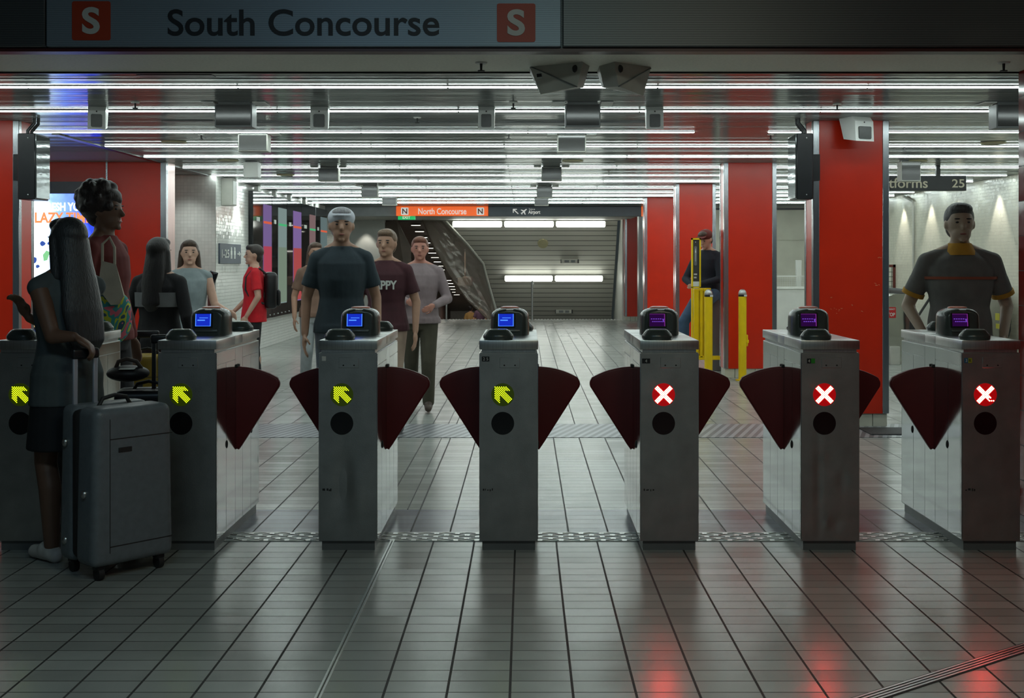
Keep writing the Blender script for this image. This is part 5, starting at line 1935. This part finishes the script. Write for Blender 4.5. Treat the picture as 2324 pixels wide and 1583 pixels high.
# ------------------------------------------------------------------ luggage
def suitcase(label, loc, rz, w, d, h, m, bars_h, bar_m, bar_sep=.08, bar_y=.1, bar_x=-.12):
    t = thing('suitcase', label, 'suitcase', loc, rz)
    wz = .065
    # front shell (-y) and back shell (+y), slightly tapering
    def shell(y0, y1, name):
        b = bmesh.new()
        bmesh.ops.create_cube(b, size=1)
        for v in b.verts:
            tz = (v.co.z + .5)
            k = 1 - .06 * tz
            v.co = Vector((v.co.x * w * k, y0 + (v.co.y + .5) * (y1 - y0), wz + tz * (h - wz)))
        ve = [e for e in b.edges]
        bmesh.ops.bevel(b, geom=ve, offset=.045, segments=5, profile=.6, affect='EDGES')
        mb = MB()
        mb.merge(b)
        return mb.build(name, m, t)
    fs = shell(-d / 2, .01, 'front_shell')
    bs = shell(.03, d / 2, 'back_shell')
    # zip band
    mb = MB()
    mb.box(-w / 2 * .965, w / 2 * .965, -.02, .06, wz + .02, h - .015, .03, 3)
    mb.build('zip_band', M_dark, t)
    # pressed grooves on the front face
    gb = MB()
    zz = wz + (h - wz) * .80
    gb.box(-w * .30, w * .47, -d / 2 - .0015, -d / 2 + .003, zz, zz + .004)
    zz = wz + (h - wz) * .12
    gb.box(-w * .30, w * .47, -d / 2 - .0015, -d / 2 + .003, zz, zz + .004)
    gb.box(-w * .305, -w * .298, -d / 2 - .0015, -d / 2 + .003, wz + .06, h - .05)
    gb.build('groove', M_dark, fs, smooth=False)
    MB().box(-w * .20, -w * .04, -d / 2 - .004, -d / 2 + .002, wz + (h - wz) * .715, wz + (h - wz) * .745, .001, 1).build('badge', M_dark, fs)
    for (y, z) in ((.10, h * .78), (.10, h * .2), (-.08, h * .5)):
        MB().ball((-w / 2 + .004, y, z), .016, .016, .02, sub=(14, 10)).build('stud', M_steel, bs if y > 0 else fs)
    # carry handle
    MB().tube([(-.08, .02, h - .01), (-.06, .02, h + .025), (0, .02, h + .038), (.06, .02, h + .025), (.08, .02, h - .01)], .010, 8).build('carry_handle', M_dark, t)
    # telescopic handle
    for sx in (-1, 1):
        hd = MB()
        hd.box(bar_x + sx * bar_sep / 2 - .011, bar_x + sx * bar_sep / 2 + .011, bar_y - .008, bar_y + .008, h - .02, bars_h - .04, .003, 1)
        tb_ = hd.build('telescopic_bar', bar_m, t)
    MB().box(bar_x - bar_sep / 2 - .018, bar_x + bar_sep / 2 + .018, bar_y - .016, bar_y + .016, bars_h - .05, bars_h, .012, 3).build('grip', M_black, t)
    # wheels
    for sx in (-1, 1):
        for y in (-d / 2 + .05, d / 2 - .05):
            x = sx * (w / 2 - .055)
            wl_ = MB().cyl((x - .013, y, .030), (x + .013, y, .030), .030, seg=20).build('wheel', M_dark, t)
            MB().box(x - .022, x + .022, y - .022, y + .022, .045, wz + .03, .006, 1).build('wheel_fork', M_black, wl_)
    return t


M_case = mat('suitcase_grey', (0.16, 0.185, 0.20), .36, noise=(30, .08, (1, 1, 1)), bump=(220, .12, (1, 1, 1)))
SRZ = R(48)
nearc = Vector((-1.945, 5.235, 0))
sw, sd, sh_ = .411, .335, .785
ctr = nearc + Matrix.Rotation(SRZ, 3, 'Z') @ Vector((sw / 2, sd / 2, 0))
suitcase('large grey hard-shell suitcase with silver handle bars, at front left', ctr, SRZ, sw, sd, sh_, M_case, 1.045, mat('handle_silver', (.50, .53, .60), .4, .3, noise=(9, .06, (1, 1, 1))), .10, .11, -.10)
suitcase('black suitcase with black telescopic handle in the open aisle behind the grey suitcase', (-2.08, 6.42, 0), R(12), .36, .24, .755, mat('suitcase_black', (.014, .014, .018), .35, noise=(20, .15, (1, 1, 1))), 1.05, M_black, .085, .02, .07)
o = thing('carry_strap_bag', 'soft black bag with looped strap and shiny tag lying on the black suitcase', 'bag', (-2.175, 6.37, .815), R(8))
MB().ball((0, 0, .028), .115, .10, .045).build('bag', mat('bag_black', (.018, .016, .02), .5, noise=(20, .2, (1, 1, 1))), o)
MB().tube([(-.06, -.02, .06), (-.045, -.03, .095), (0, -.035, .11), (.05, -.03, .095), (.075, -.02, .055)], .011, 8).build('strap_loop', mat('strap_brown', (.05, .035, .03), .6, noise=(20, .2, (1, 1, 1))), o)
MB().box(-.03, .05, -.10, -.04, .056, .062, .002, 1).build('luggage_tag', M_spk, o)
suitcase('mustard yellow suitcase standing behind the second gate from left', (xa(334, 8.0), 8.0, 0), R(10), .32, .22, .82, mat('suitcase_mustard', (.30, .20, .02), .45, noise=(10, .12, (1, 1, 1))), .98, M_black, .12, .02, 0)
# tote and tie-dye bag hanging from the tall person
tX, tY = xa(262, 6.98), 6.98
t = thing('tote_bag', 'cream canvas tote bag hanging beside the tall person in maroon', 'bag', (xa(266, tY), tY - .10, za(690, tY)), R(10))
b = MB()
b.hull([(-.07, -.03, .10), (-.05, .03, .10), (.0, -.02, .0), (.04, .02, 0), (.075, -.02, .05), (.07, .03, .06), (.03, -.02, .24), (.0, .03, .24), (-.05, -.02, .26), (-.06, .02, .25)])
b.build('bag', cloth('canvas', (.52, .47, .38)), t, smooth=False)
MB().tube([(-.05, 0, .24), (-.055, .03, .36), (-.02, .06, .40), (.015, .02, .34), (.02, 0, .23)], .008, 8).build('strap', MATS['cloth_canvas'], t)
tm = bpy.data.materials.new('tie_dye')
tm.use_nodes = True
nt = tm.node_tree
b_ = nt.nodes['Principled BSDF']
tc = nt.nodes.new('ShaderNodeTexCoord')
vn = nt.nodes.new('ShaderNodeTexNoise')
vn.inputs['Scale'].default_value = 7
vn.inputs['Detail'].default_value = 2
vn.inputs['Distortion'].default_value = 1.2
nt.links.new(tc.outputs['Object'], vn.inputs['Vector'])
cr = nt.nodes.new('ShaderNodeValToRGB')
cr.color_ramp.interpolation = 'CONSTANT'
cols = [(0, (.03, .09, .13)), (.36, (.75, .16, .22)), (.44, (.05, .32, .32)), (.51, (.55, .60, .05)), (.57, (.04, .10, .16)), (.63, (.75, .20, .25)), (.70, (.05, .4, .38))]
while len(cr.color_ramp.elements) > 1:
    cr.color_ramp.elements.remove(cr.color_ramp.elements[-1])
cr.color_ramp.elements[0].position = 0
cr.color_ramp.elements[0].color = (*cols[0][1], 1)
for p_, c_ in cols[1:]:
    e_ = cr.color_ramp.elements.new(p_)
    e_.color = (*c_, 1)
nt.links.new(vn.outputs[0], cr.inputs[0])
nt.links.new(cr.outputs[0], b_.inputs['Base Color'])
b_.inputs['Roughness'].default_value = .8
t = thing('duffel_bag', 'rounded tie-dye bag in pink, yellow and teal below the cream tote', 'bag', (xa(250, tY), tY + .02, za(782, tY)), 0)
b = MB().ball((0, 0, .16), .125, .085, .165)
b.ball((.03, 0, .20), .09, .08, .12)
b.build_remesh('bag', tm, t, .01)
MB().tube([(-.05, 0, .29), (-.045, 0, .36), (0, .01, .39), (.05, 0, .36), (.055, 0, .30)], .011, 8).build('handle', M_dark, t)

# ------------------------------------------------------------------ lights
def spot(name, loc, energy, ang, col=(1, .96, .86), blend=.4, target=None, size=.04):
    l = bpy.data.lights.new(name, 'SPOT')
    l.energy = energy
    l.spot_size = R(ang)
    l.spot_blend = blend
    l.color = col
    l.shadow_soft_size = size
    o = bpy.data.objects.new(name, l)
    C.objects.link(o)
    o.location = loc
    dirv = (Vector(target) - Vector(loc)) if target else Vector((0, 0, -1))
    o.rotation_euler = dirv.to_track_quat('-Z', 'Y').to_euler()
    return o


for k, px in enumerate((2035, 2096, 2156, 2247)):
    Y = 6.86 * FPX / (px - CX)
    spot('wall_washer', (6.83, Y, 2.66), 42, 62, target=(6.93, Y, 1.0))
spot('wall_washer', (-4.25, 17.9, 2.66), 70, 66, target=(-4.36, 17.9, 1.0), col=(.9, 1, .96))
spot('wall_washer', (-4.75, 16.2, 2.66), 22, 100, target=(-4.9, 16.5, 1.0), col=(.9, 1, .96), blend=1.0)
spot('wall_washer', (-4.0, 29.2, 2.48), 20, 66, target=(-4.05, 29.3, 1.0))
for Y in (34, 42, 50):
    l = bpy.data.lights.new('ramp_lamp', 'AREA')
    l.size = 1.0
    l.energy = 22
    l.color = (1, .95, .85)
    o = bpy.data.objects.new('ramp_lamp', l)
    C.objects.link(o)
    o.location = (-2.2, Y, 2.35 + SL * (Y - 29.5))
# added unseen fill lights brightening the foreground, tinted cool left to warm right
for (x, y, en, colr) in ((-1.25, 2.3, 11, (.55, .82, 1.0)), (.2, 2.5, 13, (.74, 1.0, .92)), (1.35, 2.3, 13, (1.0, .90, .66))):
    l = bpy.data.lights.new('hall_fill', 'AREA')
    l.shape = 'RECTANGLE'
    l.size = .7
    l.size_y = .4
    l.energy = en
    l.color = colr
    o = bpy.data.objects.new('hall_fill', l)
    C.objects.link(o)
    o.location = (x, y, 3.25)
    o.rotation_euler = (R(12), 0, 0)

w = bpy.data.worlds.new('world')
scene.world = w
w.use_nodes = True
bg = w.node_tree.nodes['Background']
bg.inputs[0].default_value = (.55, .75, .85, 1)
bg.inputs[1].default_value = .08

# ------------------------------------------------------------------ camera
cam = bpy.data.cameras.new('camera')
co = bpy.data.objects.new('camera', cam)
C.objects.link(co)
co.location = (0, 0, EYE)
co.rotation_euler = (R(90), 0, 0)
cam.sensor_fit = 'HORIZONTAL'
cam.sensor_width = 36
cam.lens = FPX * 36 / 2324
cam.shift_x = (2324 / 2 - CX) / 2324
cam.shift_y = (CY - 1583 / 2) / 2324
cam.clip_end = 200
scene.camera = co
scene.view_settings.view_transform = 'Standard'
scene.view_settings.look = 'None'
scene.view_settings.gamma = 1
scene.view_settings.exposure = 0.0
scene.cycles.use_denoising = True
scene.cycles.max_bounces = 8
scene.cycles.diffuse_bounces = 3
scene.cycles.glossy_bounces = 5
scene.cycles.sample_clamp_indirect = 6
